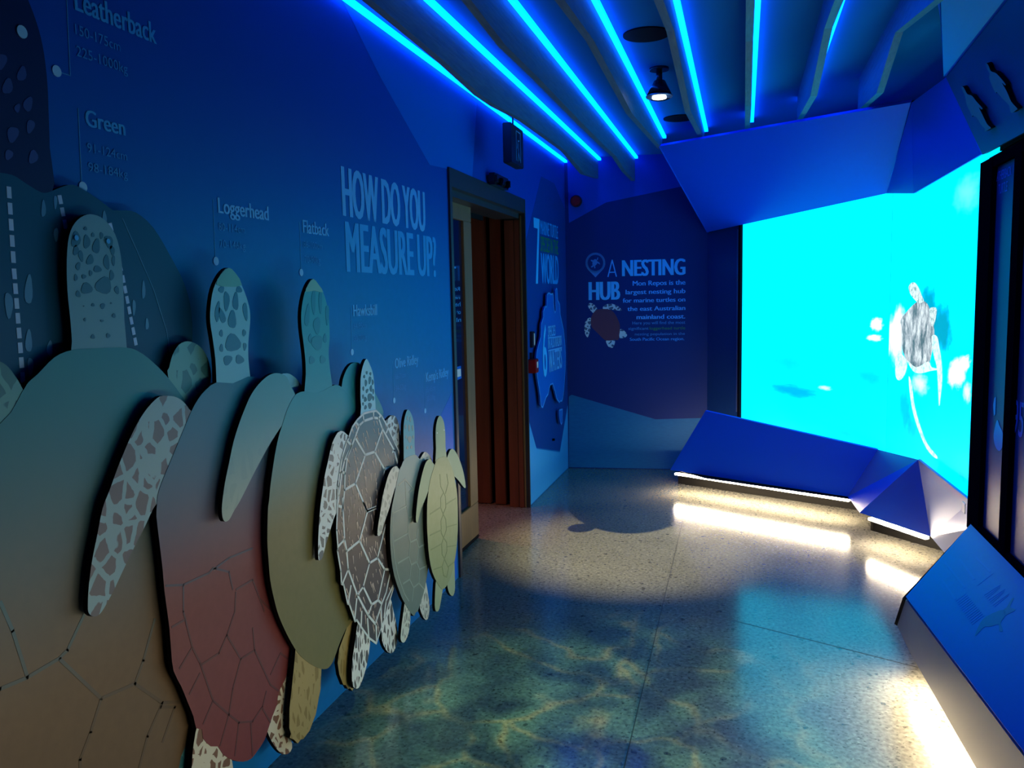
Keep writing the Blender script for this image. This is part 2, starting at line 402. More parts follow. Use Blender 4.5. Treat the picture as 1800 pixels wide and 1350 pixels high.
for i, (x, pr) in enumerate(zip(BX, PROF)):
    pts = [(x-0.031, y, z) for y, z in pr] + [(x-0.031, pr[-1][0], ZC), (x-0.031, pr[0][0], ZC)]
    o = prism('ceiling_beam', pts, (0.031, 0, 0), M['beam'])
    tag(o, f'grey timber ceiling fin with kinked lower edge, {NTH[i]} fin counting from the left wall', 'ceiling fin', 'timber fins across the ceiling')
ends = [6.93, 6.93, 6.96, 6.16, 6.03, 5.82, 5.45]
for i, ye in enumerate(ends):
    x = -D + 0.003 if i == 0 else BX[i-1] + 0.002
    o = box('led_strip', x, x+(0.024 if i < 6 else 0.04), 2.1, ye, ZC-0.034, ZC-0.016, M['led'])
    tag(o, 'glowing blue light line along the top of the left wall' if i == 0 else
        f'glowing blue ceiling light line beside the {NTH[i-1]} fin from the left wall', 'light strip', 'blue light lines on the ceiling')

# ------------------------------------------------------------------ video screens
def screen_mat(name, blobs, power):
    m = bpy.data.materials.new(name); m.use_nodes = True
    b = bsdf(m); b.inputs['Base Color'].default_value = (0, 0, 0, 1); b.inputs['Roughness'].default_value = 0.4
    g = N(m, 'ShaderNodeTexCoord'); col = None
    nz = N(m, 'ShaderNodeTexNoise'); nz.inputs['Scale'].default_value = 3.2; nz.inputs['Detail'].default_value = 5
    L(m, g.outputs['Object'], nz.inputs['Vector'])
    col = ramp(m, nz.outputs[0], [(0.35, (0.0, 0.56, 1.0)), (0.65, (0.0, 0.64, 1.0))]).outputs[0]
    for (u, z, ru, rz, ang, c, soft, amt) in blobs:
        mp = N(m, 'ShaderNodeMapping', vector_type='TEXTURE')
        mp.inputs['Location'].default_value = (u, 0, z); mp.inputs['Rotation'].default_value = (0, ang, 0)
        mp.inputs['Scale'].default_value = (ru, 1, rz)
        L(m, g.outputs['Object'], mp.inputs['Vector'])
        n2 = N(m, 'ShaderNodeTexNoise'); n2.inputs['Scale'].default_value = 2.2; n2.inputs['Detail'].default_value = 4
        L(m, mp.outputs[0], n2.inputs['Vector'])
        ln = N(m, 'ShaderNodeVectorMath', operation='LENGTH')
        xz = N(m, 'ShaderNodeVectorMath', operation='MULTIPLY'); xz.inputs[1].default_value = (1, 0, 1)
        L(m, mp.outputs[0], xz.inputs[0]); L(m, xz.outputs[0], ln.inputs[0])
        ad = N(m, 'ShaderNodeMath', operation='MULTIPLY_ADD'); ad.inputs[1].default_value = 0.9
        L(m, n2.outputs[0], ad.inputs[0]); L(m, ln.outputs['Value'], ad.inputs[2])
        mr = N(m, 'ShaderNodeMapRange', interpolation_type='SMOOTHSTEP')
        mr.inputs[1].default_value = 1.45; mr.inputs[2].default_value = 1.45 - soft; mr.inputs[4].default_value = amt
        L(m, ad.outputs[0], mr.inputs[0])
        mx = N(m, 'ShaderNodeMix', data_type='RGBA'); L(m, mr.outputs[0], mx.inputs[0]); L(m, col, mx.inputs[6])
        mx.inputs[7].default_value = (*c, 1); col = mx.outputs[2]
    L(m, col, b.inputs['Emission Color']); b.inputs['Emission Strength'].default_value = power
    return m
def local_uv(px, O, T):
    P = on_p(px[0], px[1], O, O + T); return (P - O).dot(T), P.z
ZS0, ZS1 = 0.495, 2.22
def screen(name, A, B, blobpx, label):
    T = (B - A).normalized(); Ln = (B - A).length
    bl = []
    for (px, pr, ang, c, soft, amt) in blobpx:
        u, z = local_uv(px, A, T); u2, _ = local_uv((px[0]+pr[0], px[1]), A, T); _, z2 = local_uv((px[0], px[1]-pr[1]), A, T)
        bl.append((u, z, abs(u2-u), abs(z2-z), ang, c, soft, amt))
    m = screen_mat(name + ' picture', bl, SCREEN_POWER)
    bm = bmesh.new(); box_bm(bm, 0, Ln, 0.0, 0.03, ZS0, ZS1)
    for f in bm.faces: f.material_index = 0 if f.calc_center_median().y < 0.001 else 1
    o = bm_obj('video_screen', bm, [m, M['black']])
    o.matrix_world = Matrix(((T.x, -T.y, 0, A.x), (T.y, T.x, 0, A.y), (0, 0, 1, 0), (0, 0, 0, 1)))
    tag(o, label, 'screen'); return o
SL0 = SC_0 + SC_E*0.49                                   # the lit picture starts right of the dark side panel
DEEP = (0.0, 0.22, 0.62); MIDB = (0.0, 0.34, 0.60); WH = (0.75, 0.8, 0.8)
sl = screen('left', SL0, SC_1, [((1395, 688), (75, 18), 0.0, DEEP, 0.8, 0.85), ((1385, 640), (85, 30), 0, MIDB, 0.9, 0.55),
     ((1530, 665), (50, 30), 0, MIDB, 0.9, 0.7), ((1480, 760), (60, 14), 0.1, MIDB, 0.9, 0.6), ((1541, 570), (13, 14), 0, WH, 0.6, 0.95), ((1537, 594), (16, 7), 0, WH, 0.6, 0.8),
     ((1450, 682), (14, 5), 0, WH, 0.8, 0.5), ((1440, 420), (130, 60), 0, (0.0, 0.75, 1.0), 1.0, 0.5)],
     'large glowing cyan video screen of open water, left of the screen corner')
sr = screen('right', SC_1 + (SC_2-SC_1).normalized()*0.004, SC_2, [
     ((1630, 545), (24, 55), -0.3, (0.0, 0.16, 0.22), 0.6, 0.9), ((1655, 580), (26, 60), -0.4, (0.0, 0.15, 0.21), 0.6, 0.9),
     ((1590, 720), (20, 60), 0.2, DEEP, 0.8, 0.75), ((1604, 755), (18, 45), 0.2, (0.0, 0.16, 0.5), 0.9, 0.5),
     ((1574, 595), (20, 48), 0.15, WH, 0.7, 1.0), ((1580, 570), (12, 40), 0.15, WH, 0.7, 0.9), ((1617, 675), (18, 22), 0, WH, 0.9, 0.6),
     ((1682, 655), (20, 30), -0.3, WH, 0.6, 1.0), ((1694, 640), (14, 16), -0.3, WH, 0.6, 1.0), ((1700, 690), (9, 22), 0, WH, 0.8, 0.6),
     ((1675, 640), (7, 8), 0, WH, 0.8, 0.4), ((1700, 340), (30, 40), 0, (0.10, 0.7, 0.8), 1.0, 0.8), ((1690, 830), (10, 45), -0.5, DEEP, 0.7, 0.5)],
     'glowing cyan underwater video screen right of the corner showing a swimming turtle')
# turtle in the video picture: flat picture elements on the screen face
PR = Plane(SC_1, SC_2, 0.0)
if PR.N.x > 0: PR.N = -PR.N
def pic(name, c1, c2, scale, power=1.0, sy=1.0, sz=1.0):
    m = mat(name, (0, 0, 0), 0.5); v = coords(m, (sy, sy, sz))
    n = N(m, 'ShaderNodeTexNoise'); n.inputs['Scale'].default_value = scale; n.inputs['Detail'].default_value = 6; n.inputs['Roughness'].default_value = 0.7
    L(m, v, n.inputs['Vector']); r = ramp(m, n.outputs[0], [(0.40, c1), (0.50, c2), (0.62, (0.9, 1.0, 1.0))])
    L(m, r.outputs[0], bsdf(m).inputs['Emission Color']); bsdf(m).inputs['Emission Strength'].default_value = power; return m
P1 = pic('picture shell', (0.10, 0.16, 0.17), (0.40, 0.45, 0.48), 17, 1, 1, 0.5)
P2 = pic('picture skin', (0.25, 0.42, 0.42), (0.75, 0.95, 0.92), 45)
P3 = pic('picture fin', (0.45, 0.9, 0.9), (0.9, 1.15, 1.1), 30)
def c5(pts): return [(1520 + x/3.855, 480 + y/3.857) for x, y in pts]
def pict(nm, pts, m, d): sheet(nm, PR, [smooth(c5(pts), 3)], m, sr, d)
pict('picture_shell', [(270,280),(330,215),(380,185),(425,210),(450,280),(470,380),(470,470),(450,560),(435,620),(395,660),(340,665),(300,620),(270,560),(250,480),(250,380),(245,320)], P1, 0.0010)
pict('picture_head', [(300,90),(330,62),(360,90),(385,150),(400,190),(370,205),(340,180),(310,140)], P2, 0.0014)
pict('picture_front_fin', [(215,560),(240,545),(270,570),(288,620),(270,690),(235,728),(212,700),(208,620)], P3, 0.0014)
pict('picture_front_fin', [(440,250),(470,232),(488,250),(475,330),(455,360)], P2, 0.0014)
pict('picture_rear_fin', [(455,430),(490,430),(505,500),(520,600),(525,720),(515,830),(505,900),(500,800),(490,640),(470,560)], P3, 0.0014)
pict('picture_belly', [(290,590),(350,640),(430,600),(455,640),(520,650),(440,665),(380,680),(330,665)], P3, 0.0018)
pict('picture_bubble_trail', [(300,700),(320,760),(335,880),(365,1000),(420,1150),(490,1240),(480,1255),(420,1190),(360,1050),(325,930),(305,800)], P3, 0.0010)

# dark side panel left of the screen, with its slim metal bead
sp = prism('trim_1', [SC_0 + Vector((0,0,0.0)), SL0 - SC_E*0.02, SL0 - SC_E*0.02 + Vector((0,0,2.3)), SC_0 + Vector((0,0,2.3))], Vector((0.82, 0.573, 0))*0.03, mat('side panel navy', (0.012, 0.05, 0.16), 0.3))
tag(sp, kind='structure')
a = SL0 - SC_E*0.055; nn = Vector((-0.82, -0.573, 0)).normalized()
tag(prism('trim_2', [a + Vector((0,0,0.56)), a + SC_E*0.012 + Vector((0,0,0.56)), a + SC_E*0.012 + Vector((0,0,2.00)), a + Vector((0,0,2.00))], nn*0.012, M['steel']), kind='structure')
a = SL0 - SC_E*0.030
tag(prism('trim_3', [a + Vector((0,0,0.40)), a + SC_E*0.028 + Vector((0,0,0.40)), a + SC_E*0.028 + Vector((0,0,2.15)), a + Vector((0,0,2.15))], nn*0.018, M['black']), kind='structure')

# ------------------------------------------------------------------ faceted plinth under the screens
def slab(name, pts, m, parent=None, t=0.015, away=None):
    """planar panel from corner points, thickened away from the room"""
    P = [Vector(p) for p in pts]; n = (P[1]-P[0]).cross(P[2]-P[0]).normalized()
    if n.dot(Vector((0, 0, H0)) - P[0]) < 0: n = -n
    bm = bmesh.new()
    a = [bm.verts.new(p) for p in P]; b = [bm.verts.new(p - n*t) for p in P]; k = len(P)
    bm.faces.new(a); bm.faces.new(b[::-1])
    for i in range(k): bm.faces.new((a[i], b[i], b[(i+1) % k], a[(i+1) % k]))
    return bm_obj(name, bm, m, parent)
ZB = 0.17
p1, p2 = on_z(1178, 826, ZB), on_z(1490, 873, ZB)
p3, p4 = on_p(1240, 722, SC_0, SC_1), on_p(1545, 790, SC_0, SC_1)
n_in = Vector((-0.82, -0.573, 0)).normalized()
p3, p4 = p3 + n_in*0.01, p4 + n_in*0.01
p6, p7 = on_z(1511, 901, ZB), on_z(1636, 943, ZB)
p5 = on_x(1614, 808, 0.90)
def on_plane3(px, a, b, c):
    n = (b-a).cross(c-a); r = ray(*px); o = Vector((0, 0, H0)); return o + r*((a - o).dot(n)/r.dot(n))
p3 = on_plane3((1240, 722), p1, p2, p4)
p8 = on_x(1706, 881, XR + 0.03); p9 = on_x(1707, 930, XR + 0.03)
p10 = on_z(1662, 974, 0.12)
bench = empty('bench_plinth', (0.2, 6.2, 0))
tag(bench, 'long sloping blue plinth with lit underside below the left video screen', 'plinth')
slab('sloping_panel', [p1, p2, p4, p3], M['panel'], bench, 0.02)
dirf = (p2 - p1).normalized(); back = Vector((-dirf.y, dirf.x, 0))
def edge_strip(name, a, b, parent, m, back, depth0=0.02, depth1=0.05, z0=-0.018, z1=0.0):
    prism(name, [a + back*depth0 + Vector((0,0,z0)), b + back*depth0 + Vector((0,0,z0)), b + back*depth0 + Vector((0,0,z1)), a + back*depth0 + Vector((0,0,z1))], back*(depth1-depth0), m, parent)
edge_strip('led_strip', p1 + dirf*0.03 + Vector((0,0,-0.010)), p2 + Vector((0,0,-0.010)), bench, M['ledwarm'], back, 0.014, 0.045, -0.026, -0.014)
k0, k1 = on_z(1192, 850), on_z(1508, 897)
prism('kick_board', [k0 + Vector((0,0,0.0)), k1, k1 + Vector((0,0,0.15)), k0 + Vector((0,0,0.15))], back*0.02, M['kick'], bench)
prism('kick_board', [k0, k0 + back*0.45, k0 + back*0.45 + Vector((0,0,0.15)), k0 + Vector((0,0,0.15))], dirf*0.02, M['kick'], bench)
slab('soffit_board', [p1 + back*0.06 + Vector((0,0,-0.006)), p2 + back*0.06 + Vector((0,0,-0.006)), p4*1 + Vector((0.05,0,ZB-0.006-p4.z)), p3 + Vector((0,0,ZB-0.006-p3.z))], M['kick'], bench, 0.004)

cr = empty('corner_plinth', (0.9, 5.0, 0))
tag(cr, 'faceted blue and silver corner plinth folding between the two video screens', 'plinth')
slab('facet_panel', [p2, p6, p5], M['panel'], cr, 0.012); slab('facet_panel', [p2, p5, p4], M['silver_panel'], cr, 0.012)
slab('facet_panel', [p6, p7, p5], M['panel'], cr, 0.012)
slab('facet_panel', [p7, p10, p9], M['silver_panel'], cr, 0.012); slab('facet_panel', [p7, p9, p8], M['silver_panel'], cr, 0.012); slab('facet_panel', [p7, p8, p5], M['silver_panel'], cr, 0.012)
df2 = (p7 - p6).normalized(); bk2 = Vector((-df2.y, df2.x, 0)).normalized()
edge_strip('led_strip', p6 + df2*0.06 + Vector((0,0,-0.014)), p7 - df2*0.05 + Vector((0,0,-0.014)), cr, M['ledwarm'], bk2, 0.012, 0.04, -0.018, -0.004)
q0, q1 = on_z(1530, 932), on_z(1655, 968)
prism('kick_board', [q0, q1, q1 + Vector((0,0,0.14)), q0 + Vector((0,0,0.14))], bk2*0.02, M['kick'], cr)
prism('kick_board', [q0, q0 + bk2*0.4, q0 + bk2*0.4 + Vector((0,0,0.14)), q0 + Vector((0,0,0.14))], df2*0.02, M['kick'], cr)
prism('kick_board', [q1, q1 + Vector((0.15,0.12,0)), q1 + Vector((0.15,0.12,0.12)), q1 + Vector((0,0,0.12))], bk2*0.02, M['kick'], cr)

# ------------------------------------------------------------------ right reading bench
R1 = on_x(1706, 926, 0.945)
R2 = on_z(1592, 1054, 0.33); R3 = on_z(1800, 1330, 0.33)
df = (R3 - R2).normalized(); nrm_ = (R2 - R1).cross(Vector((0, -1, 0)))
R3 = on_plane3((1800, 1330), R1, R2, R1 + Vector((0, -1, 0))); df = (R3 - R2).normalized(); R3 = R2 + df*2.9
R4 = Vector((0.945, R3.y, R1.z))
zl = 0.12
B1 = on_z(1577, 1100, 0.16); B2 = on_z(1600, 1148, zl); B3 = on_z(1716, 1350, zl); B3 = on_plane3((1716, 1350), R2, R3, B2); db = (B3-B2).normalized(); B3 = B2 + db*2.5
rb = empty('reading_bench', (0.75, 2.6, 0))
tag(rb, 'low sloping exhibit bench with blue graphic top and grey side, right foreground', 'exhibit bench')
gap = Vector((0, 0, 0.012))
slab('graphic_top', [R1 + gap, R2 + gap, R3 + gap, R4 + gap], mat('reading bench laminate', (0.0, 0.012, 0.62), 0.38, spec=0.3), rb, 0.010)
slab('shadow_gap', [R1 + Vector((0.0,-0.04,-0.001)), R2 + Vector((0.02,-0.02,-0.001)), R3 + Vector((0.02,0,-0.001)), R4 + Vector((0,0,-0.001))], M['black'], rb, 0.012)
slab('side_panel', [R2, R3, B3, B2], M['grey_panel'], rb, 0.012); slab('side_panel', [R2, B2, B1], M['grey_panel'], rb, 0.012)
slab('end_panel', [R1 + Vector((0,0,-0.01)), R2, B1, on_z(1655, 985, 0.16)], M['black'], rb, 0.012)
sdn = Vector((db.y, -db.x, 0)); sdn = sdn if sdn.x > 0 else -sdn
bm = bmesh.new()
a0 = B2 + sdn*0.015; a1 = B3 + sdn*0.015
prism_bm(bm, [a0 + Vector((0,0,-0.022)), a1 + Vector((0,0,-0.022)), a1 + Vector((0,0,-0.004)), a0 + Vector((0,0,-0.004))], sdn*0.03)
bm_obj('led_strip', bm, M['ledwarm'], rb)
a0 = B2 + sdn*0.16; a1 = B3 + sdn*0.16; a0.z = a1.z = 0
prism('kick_board', [a0, a1, a1 + Vector((0,0,0.15)), a0 + Vector((0,0,0.15))], sdn*0.02, M['kick'], rb)
prism('kick_board', [a0, a0 + sdn*0.2, a0 + sdn*0.2 + Vector((0,0,0.15)), a0 + Vector((0,0,0.15))], db*0.02, M['kick'], rb)
# artwork on the sloping top (pale text blocks and a dark turtle silhouette)
nT = (R2-R1).cross(R4-R1).normalized(); nT = nT if nT.z > 0 else -nT
def on_top(px, lift=0.013):
    r = ray(*px); o = Vector((0, 0, H0)); P0 = R1 + gap
    return o + r*((P0 - o).dot(nT)/r.dot(nT))
def cT(pts): return [(1600 + x/5.4, 900 + y/5.4) for x, y in pts]
def top_bm(bm, pts, h=0.0003): prism_bm(bm, [on_top(p) + nT*0.0004 for p in pts], nT*h)
bm = bmesh.new(); top_bm(bm, smooth(cT([(630,1130),(690,1020),(790,960),(890,930),(900,990),(860,1050),(880,1130),(845,1130),(840,1070),(760,1090),(700,1095),(620,1180)]), 3)); 
top_bm(bm, smooth(cT([(890,930),(920,900),(960,830),(985,820),(950,900),(1000,930),(930,970),(895,985)]), 3))
bm_obj('turtle_print', bm, mat('bench turtle ink', (0.0, 0.012, 0.38), 0.38, spec=0.3), rb)
bm = bmesh.new()
def tline(a, b, wd=1.2):
    (x0, y0), (x1, y1) = cT([a, b]); d = math.hypot(x1-x0, y1-y0); nx, ny = -(y1-y0)/d*wd/2, (x1-x0)/d*wd/2
    top_bm(bm, [(x0+nx, y0+ny), (x0-nx, y0-ny), (x1-nx, y1-ny), (x1+nx, y1+ny)])
def flush():
    global bm
    bm_obj('text_block', bm, M['text_ghost'], rb); bm = bmesh.new()
for k in range(8): tline((700+14*k, 790+16*k), (860+13*k - (k % 3)*18, 690+14*k), 1.1)
flush(); tline((635, 700), (790, 580), 1.0); flush()
for k in range(14): tline((430+12*k, 850+17*k), (530+13*k, 775+16*k), 0.8)
bm_obj('text_block', bm, M['text_ghost'], rb)
bm = bmesh.new()
for (a, b) in (((330, 480), (520, 720)), ((470, 450), (610, 640)), ((620, 430), (760, 570)), ((300, 640), (430, 830))): tline(a, b, 3.5)
bm_obj('heading_print', bm, mat('bench heading ghost', (0.0, 0.020, 0.66), 0.38, spec=0.3), rb)

# ------------------------------------------------------------------ right display wall
dw = empty('display_case', (XR+0.1, 3.0, 0.45))
tag(dw, 'tall black-framed glazed display panels with dark blue turtle graphics, right wall', 'display case')
XP = Plane((XR, 0), (XR, 1)); XP.N = Vector((-1, 0, 0))
def yX(px, py=600, X=XR): return on_x(px, py, X).y
zt, zb2 = 2.04, 0.485
y_end = yX(1717)
m1a, m1b = yX(1737.5), yX(1780 + 4)           # first glazed panel
m2a = yX(1788)                                  # second starts
box('frame_body', XR+0.02, XR+0.09, 0.6, y_end, zb2-0.02, zt, M['black'], dw)
box('frame_body', XR+0.012, XR+0.09, 0.6, yX(1738), zt, 2.10, M['black'], dw)
box('frame_body', XR+0.09, 1.30, 0.6, 3.6, zb2-0.02, 2.2, M['black'], dw)
box('frame_post', XR-0.012, XR+0.02, m1a, y_end, zb2-0.02, zt-0.02, M['black_gloss'], dw)
box('frame_post', XR-0.012, XR+0.02, m2a, yX(1776), zb2, zt-0.02, M['black_gloss'], dw)
box('bottom_rail', XR-0.010, XR+0.02, 0.6, m1a, zb2-0.02, zb2+0.03, M['black_gloss'], dw)
box('top_rail', XR-0.010, XR+0.02, 0.6, m1a, zt-0.06, zt-0.02, M['black_gloss'], dw)
M['case'] = mat('case graphic', (0.002, 0.05, 0.20), 0.42, spec=0.4)
box('glazed_panel', XR+0.008, XR+0.02, yX(1776), m1a, zb2+0.03, zt-0.06, M['case'], dw)
box('glazed_panel', XR+0.008, XR+0.02, 0.62, m2a, zb2+0.03, zt-0.06, M['case'], dw)
# small silver tab at the foot of the post
box('corner_tab', XR-0.016, XR-0.012, yX(1714), yX(1708.5), 0.515, 0.56, M['white'], dw)
XG = Plane((XR+0.007, 0), (XR+0.007, 1)); XG.N = Vector((-1, 0, 0))
def quad_word(name, s, xl, yb, yt, xr, m, bo=0.02):
    # reads towards the camera: u decreases to the right of the picture
    A = XG.at((xl, yb)); u0, z0 = A.y, A.z; z1 = XG.at((xl, yt)).z; u1 = XG.at((xr, yb - (xr-xl)*0.4)).y
    bm = bmesh.new(); word_bm(bm, XG, s, u0, u1, z0, z1, bo, 0.001); return bm_obj(name, bm, m, dw, recalc=False)
M['case_text'] = mat('case lettering', (0.05, 0.16, 0.75), 0.3)
quad_word('lettering', 'LEATHERBACK', 1748.5, 321, 305, 1778, M['case_text'], 0.03)
quad_word('lettering', 'TURTLE', 1755, 342, 325, 1771, M['case_text'], 0.03)
quad_word('lettering', '95', 1780.5, 762, 700, 1799, M['case_text'], 0.03)
XGs = sheet('turtle_icon', XG, [smooth([(1753, 738), (1757, 748), (1763, 762), (1763, 782), (1757, 793), (1750, 785), (1747, 770), (1748, 757)], 3)], M['case_text'], dw, 0.0008)
sheet('turtle_icon', XG, [[(1748, 700), (1751, 697), (1750, 728), (1747.5, 731), (1746, 712)]], M['case_text'], dw, 0.0008)

# ------------------------------------------------------------------ faceted bulkhead above the screens
s_tl, s_tr = on_z(1160, 257, 2.55), on_z(1601, 180, 2.55)
s_bl = on_p(1248, 408, SC_0, SC_1) + n_in*0.02
s_br = on_p(1563, 340, SC_0, SC_1) + n_in*0.02
s_pk = on_x(1606, 340, 0.865)
def on_plane3(px, a, b, c):
    n = (b-a).cross(c-a); r = ray(*px); o = Vector((0, 0, H0)); return o + r*((a - o).dot(n)/r.dot(n))
s_tr = on_plane3((1601, 180), s_tl, s_bl, s_br)
s_v = on_z(1664, 135, 2.55)
s_v = on_plane3((1664, 135), s_tr, s_pk, on_x(1725, 271, XR))
s_r = on_x(1725, 271, XR + 0.0)
b1 = slab('bulkhead_panel', [s_tl, s_tr, s_br, s_bl], M['panel_up'], None, 0.018); tag(b1, 'wide sloping blue bulkhead panel above the left video screen', 'wall panel')
b2 = slab('bulkhead_panel', [s_tr + Vector((0.004,0,0)), s_pk, s_br], M['panel_up'], None, 0.014); tag(b2, 'narrow triangular blue bulkhead facet above the screen corner', 'wall panel')
b3 = slab('bulkhead_panel', [s_tr + Vector((0.006,0,0)), s_v, s_r, s_pk], M['panel_up'], None, 0.014); tag(b3, 'tall kite-shaped blue bulkhead facet above the right video screen', 'wall panel')
# left return of the wide panel
rtn = slab('bulkhead_panel', [s_tl, s_bl, s_bl + Vector((0.1, 0.4, 0)), s_tl + Vector((0.35, 0.95, 0.1))], M['panel'], None, 0.01)
tag(rtn, 'narrow blue return panel closing the left end of the wide bulkhead', 'wall panel')
# upper fascia and leaning figure panel along the right side
f_a, f_b = on_z(1652, -60, 2.655), on_z(1664, 135, 2.56)
lp_a, lp_b = on_x(1727, 272, XR-0.015), on_x(1800, 233, XR-0.015)
u_b = on_plane3((1772, 0), s_v, lp_a, lp_b)
u_dir = (u_b - s_v); 
u_far = s_v + u_dir*2.6
fa = slab('bulkhead_panel', [s_v + Vector((0,0,0.004)), Vector((s_v.x-0.02, s_v.y, ZC)), on_z(1652, -10, ZC), on_z(1650, -400, ZC), u_far], M['panel_up'], None, 0.012)
tag(fa, 'bright blue upright facet between the ceiling and the figure panel, top right', 'wall panel')
ldir = (lp_b - lp_a).normalized(); lp_far = lp_a + ldir*2.6
fp = empty('figure_panel', (XR, 3.4, 2.3))
tag(fp, 'leaning dark blue upper panel with relief diver figures, top right', 'wall panel')
slab('board', [s_v + Vector((-0.003,-0.003,-0.004)), lp_a, lp_far, u_far + Vector((-0.003,-0.003,-0.004))], M['upright'], fp, 0.02)
P0 = s_v.copy(); nF = (lp_a - s_v).cross(u_far - s_v).normalized()
nF = nF if nF.dot(Vector((0, 0, H0)) - P0) > 0 else -nF
def on_f(px, lift):
    r = ray(*px); o = Vector((0, 0, H0)); Q = P0 + Vector((-0.003,-0.003,-0.004)) + nF*lift; return o + r*((Q - o).dot(nF)/r.dot(nF))
def cF(pts): return [(1600 + x/4.82, y/4.82) for x, y in pts]
for pts in ([(470,725),(490,730),(520,785),(560,800),(600,850),(650,905),(640,915),(620,900),(650,960),(690,1040),(722,1070),(710,1082),(668,1105),(672,1080),(640,1050),(600,985),(565,970),(560,978),(545,940),(515,880),(500,800),(480,760)],
            [(680,525),(700,535),(725,590),(765,605),(810,650),(850,700),(845,710),(820,690),(860,760),(900,850),(950,905),(940,920),(905,945),(890,930),(880,880),(830,830),(775,770),(765,778),(740,730),(710,650),(715,610),(690,570)]):
    q = smooth(cF(pts), 3); bm = bmesh.new()
    fs = prism_bm(bm, [on_f(p, 0.001) for p in q], nF*0.016)
    for f in fs[2:]: f.material_index = 1
    bm_obj('relief_figure', bm, [M['fig'], M['edge']], fp)

# ------------------------------------------------------------------ marine turtle cut-outs on the left wall
TEALS = None
def tp(name, offs, label, parts, spots=None, lines=None, base=0.002):
    """a turtle cut-out panel: flat boards held off the wall on spacers"""
    pl = WL.at_off(offs); c = pl.at(parts[0][1][0])
    root = empty(name, (-D, c.y, 0)); tag(root, label, 'turtle cut-out')
    objs = {}
    for k, (pn, pts, m, d, sm) in enumerate(parts):
        q = smooth(pts, sm) if sm > 1 else pts
        bm = bmesh.new()
        fs = prism_bm(bm, [pl.at(p) + pl.N*d for p in q], -pl.N*(0.013 if pn != 'beak' else 0.001))
        for f in fs[1:]: f.material_index = 1
        mats = [m, M['edge']]
        if lines and pn == 'shell':
            for (lns, wd, lm, tpr) in lines:
                mats.append(lm); strokes_bm(bm, Plane((-D+offs+d, 0), (-D+offs+d, 1)), lns, wd, 0.0001 + 0.0002*len(mats), len(mats)-1, tpr)
        if spots and pn in spots:
            lst, lm = spots[pn]; mats.append(lm); pd = Plane((-D+offs+d, 0), (-D+offs+d, 1))
            for (x, y, rx, ry, a) in lst:
                ring = []
                for t in range(14):
                    th = 2*math.pi*t/14; rr = 1 + 0.12*math.sin(3*th + x)
                    ex, ey = rx*rr*math.cos(th), ry*rr*math.sin(th)
                    ring.append((x + ex*math.cos(a) - ey*math.sin(a), y + ex*math.sin(a) + ey*math.cos(a)))
                prism_bm(bm, [pd.at(p) for p in ring], pd.N*0.0009, len(mats)-1)
        objs[pn] = bm_obj(pn, bm, mats, root)
        if pn == 'shell':
            ys = [pl.at(p).y for p in q]; zs = [pl.at(p).z for p in q]
            yc, zc = sum(ys)/len(ys), sum(zs)/len(zs)
            for dz in (-0.18, 0.18):
                cyl('spacer', (-D+base, yc, zc+dz*(max(zs)-min(zs))), (-D+offs-0.013, yc, zc+dz*(max(zs)-min(zs))), 0.02, M['black'], root, 10)
    return root, objs, pl
def cv(pts, ox, oy, sc): return [(ox + x/sc, oy + y/sc) for x, y in pts]

T_ = {}
T_['leather'] = mat('leatherback shell', (0.0, 0.075, 0.20), 0.5, spec=0.25)
T_['leather_hd'] = mat('leatherback head', (0.0, 0.012, 0.10), 0.5, spec=0.25)
T_['leather_sp'] = mat('leatherback pale marks', (0.03, 0.20, 0.45), 0.5)
T_['leather_dash'] = mat('leatherback ridge dashes', (0.22, 0.50, 0.88), 0.5)
T_['lsp_dim'] = mat('leatherback head spots', (0.01, 0.04, 0.24), 0.5)
T_['green'] = noisy('green turtle shell', (0.095, 0.066, 0.034), (0.108, 0.075, 0.039), 40, 0.5)
T_['green_ln'] = mat('green turtle scute lines', (0.072, 0.054, 0.032), 0.5)
T_['green_hd'] = mat('green turtle skin', (0.07, 0.27, 0.42), 0.5)
T_['green_fl'] = spotted('green turtle flipper', (0.02, 0.16, 0.22), (0.07, 0.31, 0.37), 22, 0.12, 0.95, 0.85)
T_['green_sp'] = mat('green turtle head scales', (0.005, 0.12, 0.24), 0.5)
T_['logger'] = noisy('loggerhead shell', (0.125, 0.022, 0.029), (0.14, 0.027, 0.034), 40, 0.5)
T_['logger_ln'] = mat('loggerhead scute lines', (0.075, 0.022, 0.03), 0.5)
T_['logger_fl'] = spotted('loggerhead flipper', (0.075, 0.105, 0.15), (0.16, 0.37, 0.48), 24, 0.12, 0.95, 0.85)
T_['logger_hf'] = spotted('loggerhead hind flipper', (0.14, 0.08, 0.05), (0.50, 0.56, 0.48), 34, 0.16, 0.95, 0.85)
T_['logger_hd'] = mat('loggerhead head skin', (0.11, 0.48, 0.70), 0.5)
T_['logger_tip'] = mat('loggerhead beak', (0.06, 0.36, 0.38), 0.5)
T_['logger_sp'] = mat('loggerhead head scales', (0.0, 0.16, 0.33), 0.5)
T_['flat'] = noisy('flatback shell', (0.12, 0.135, 0.052), (0.135, 0.148, 0.06), 40, 0.5)
T_['flat_hd'] = mat('flatback skin', (0.34, 0.42, 0.30), 0.5)
T_['flat_sp'] = mat('flatback head scales', (0.26, 0.36, 0.28), 0.5)
T_['flat_fl'] = spotted('flatback flipper', (0.32, 0.38, 0.30), (0.37, 0.44, 0.35), 17, 0.14, 1.5, 0.7)
T_['flat_hf'] = spotted('flatback hind flipper', (0.19, 0.16, 0.045), (0.30, 0.27, 0.11), 28, 0.2, 1.7, 0.6)
T_['flat_tip'] = mat('flatback beak', (0.12, 0.42, 0.38), 0.5)
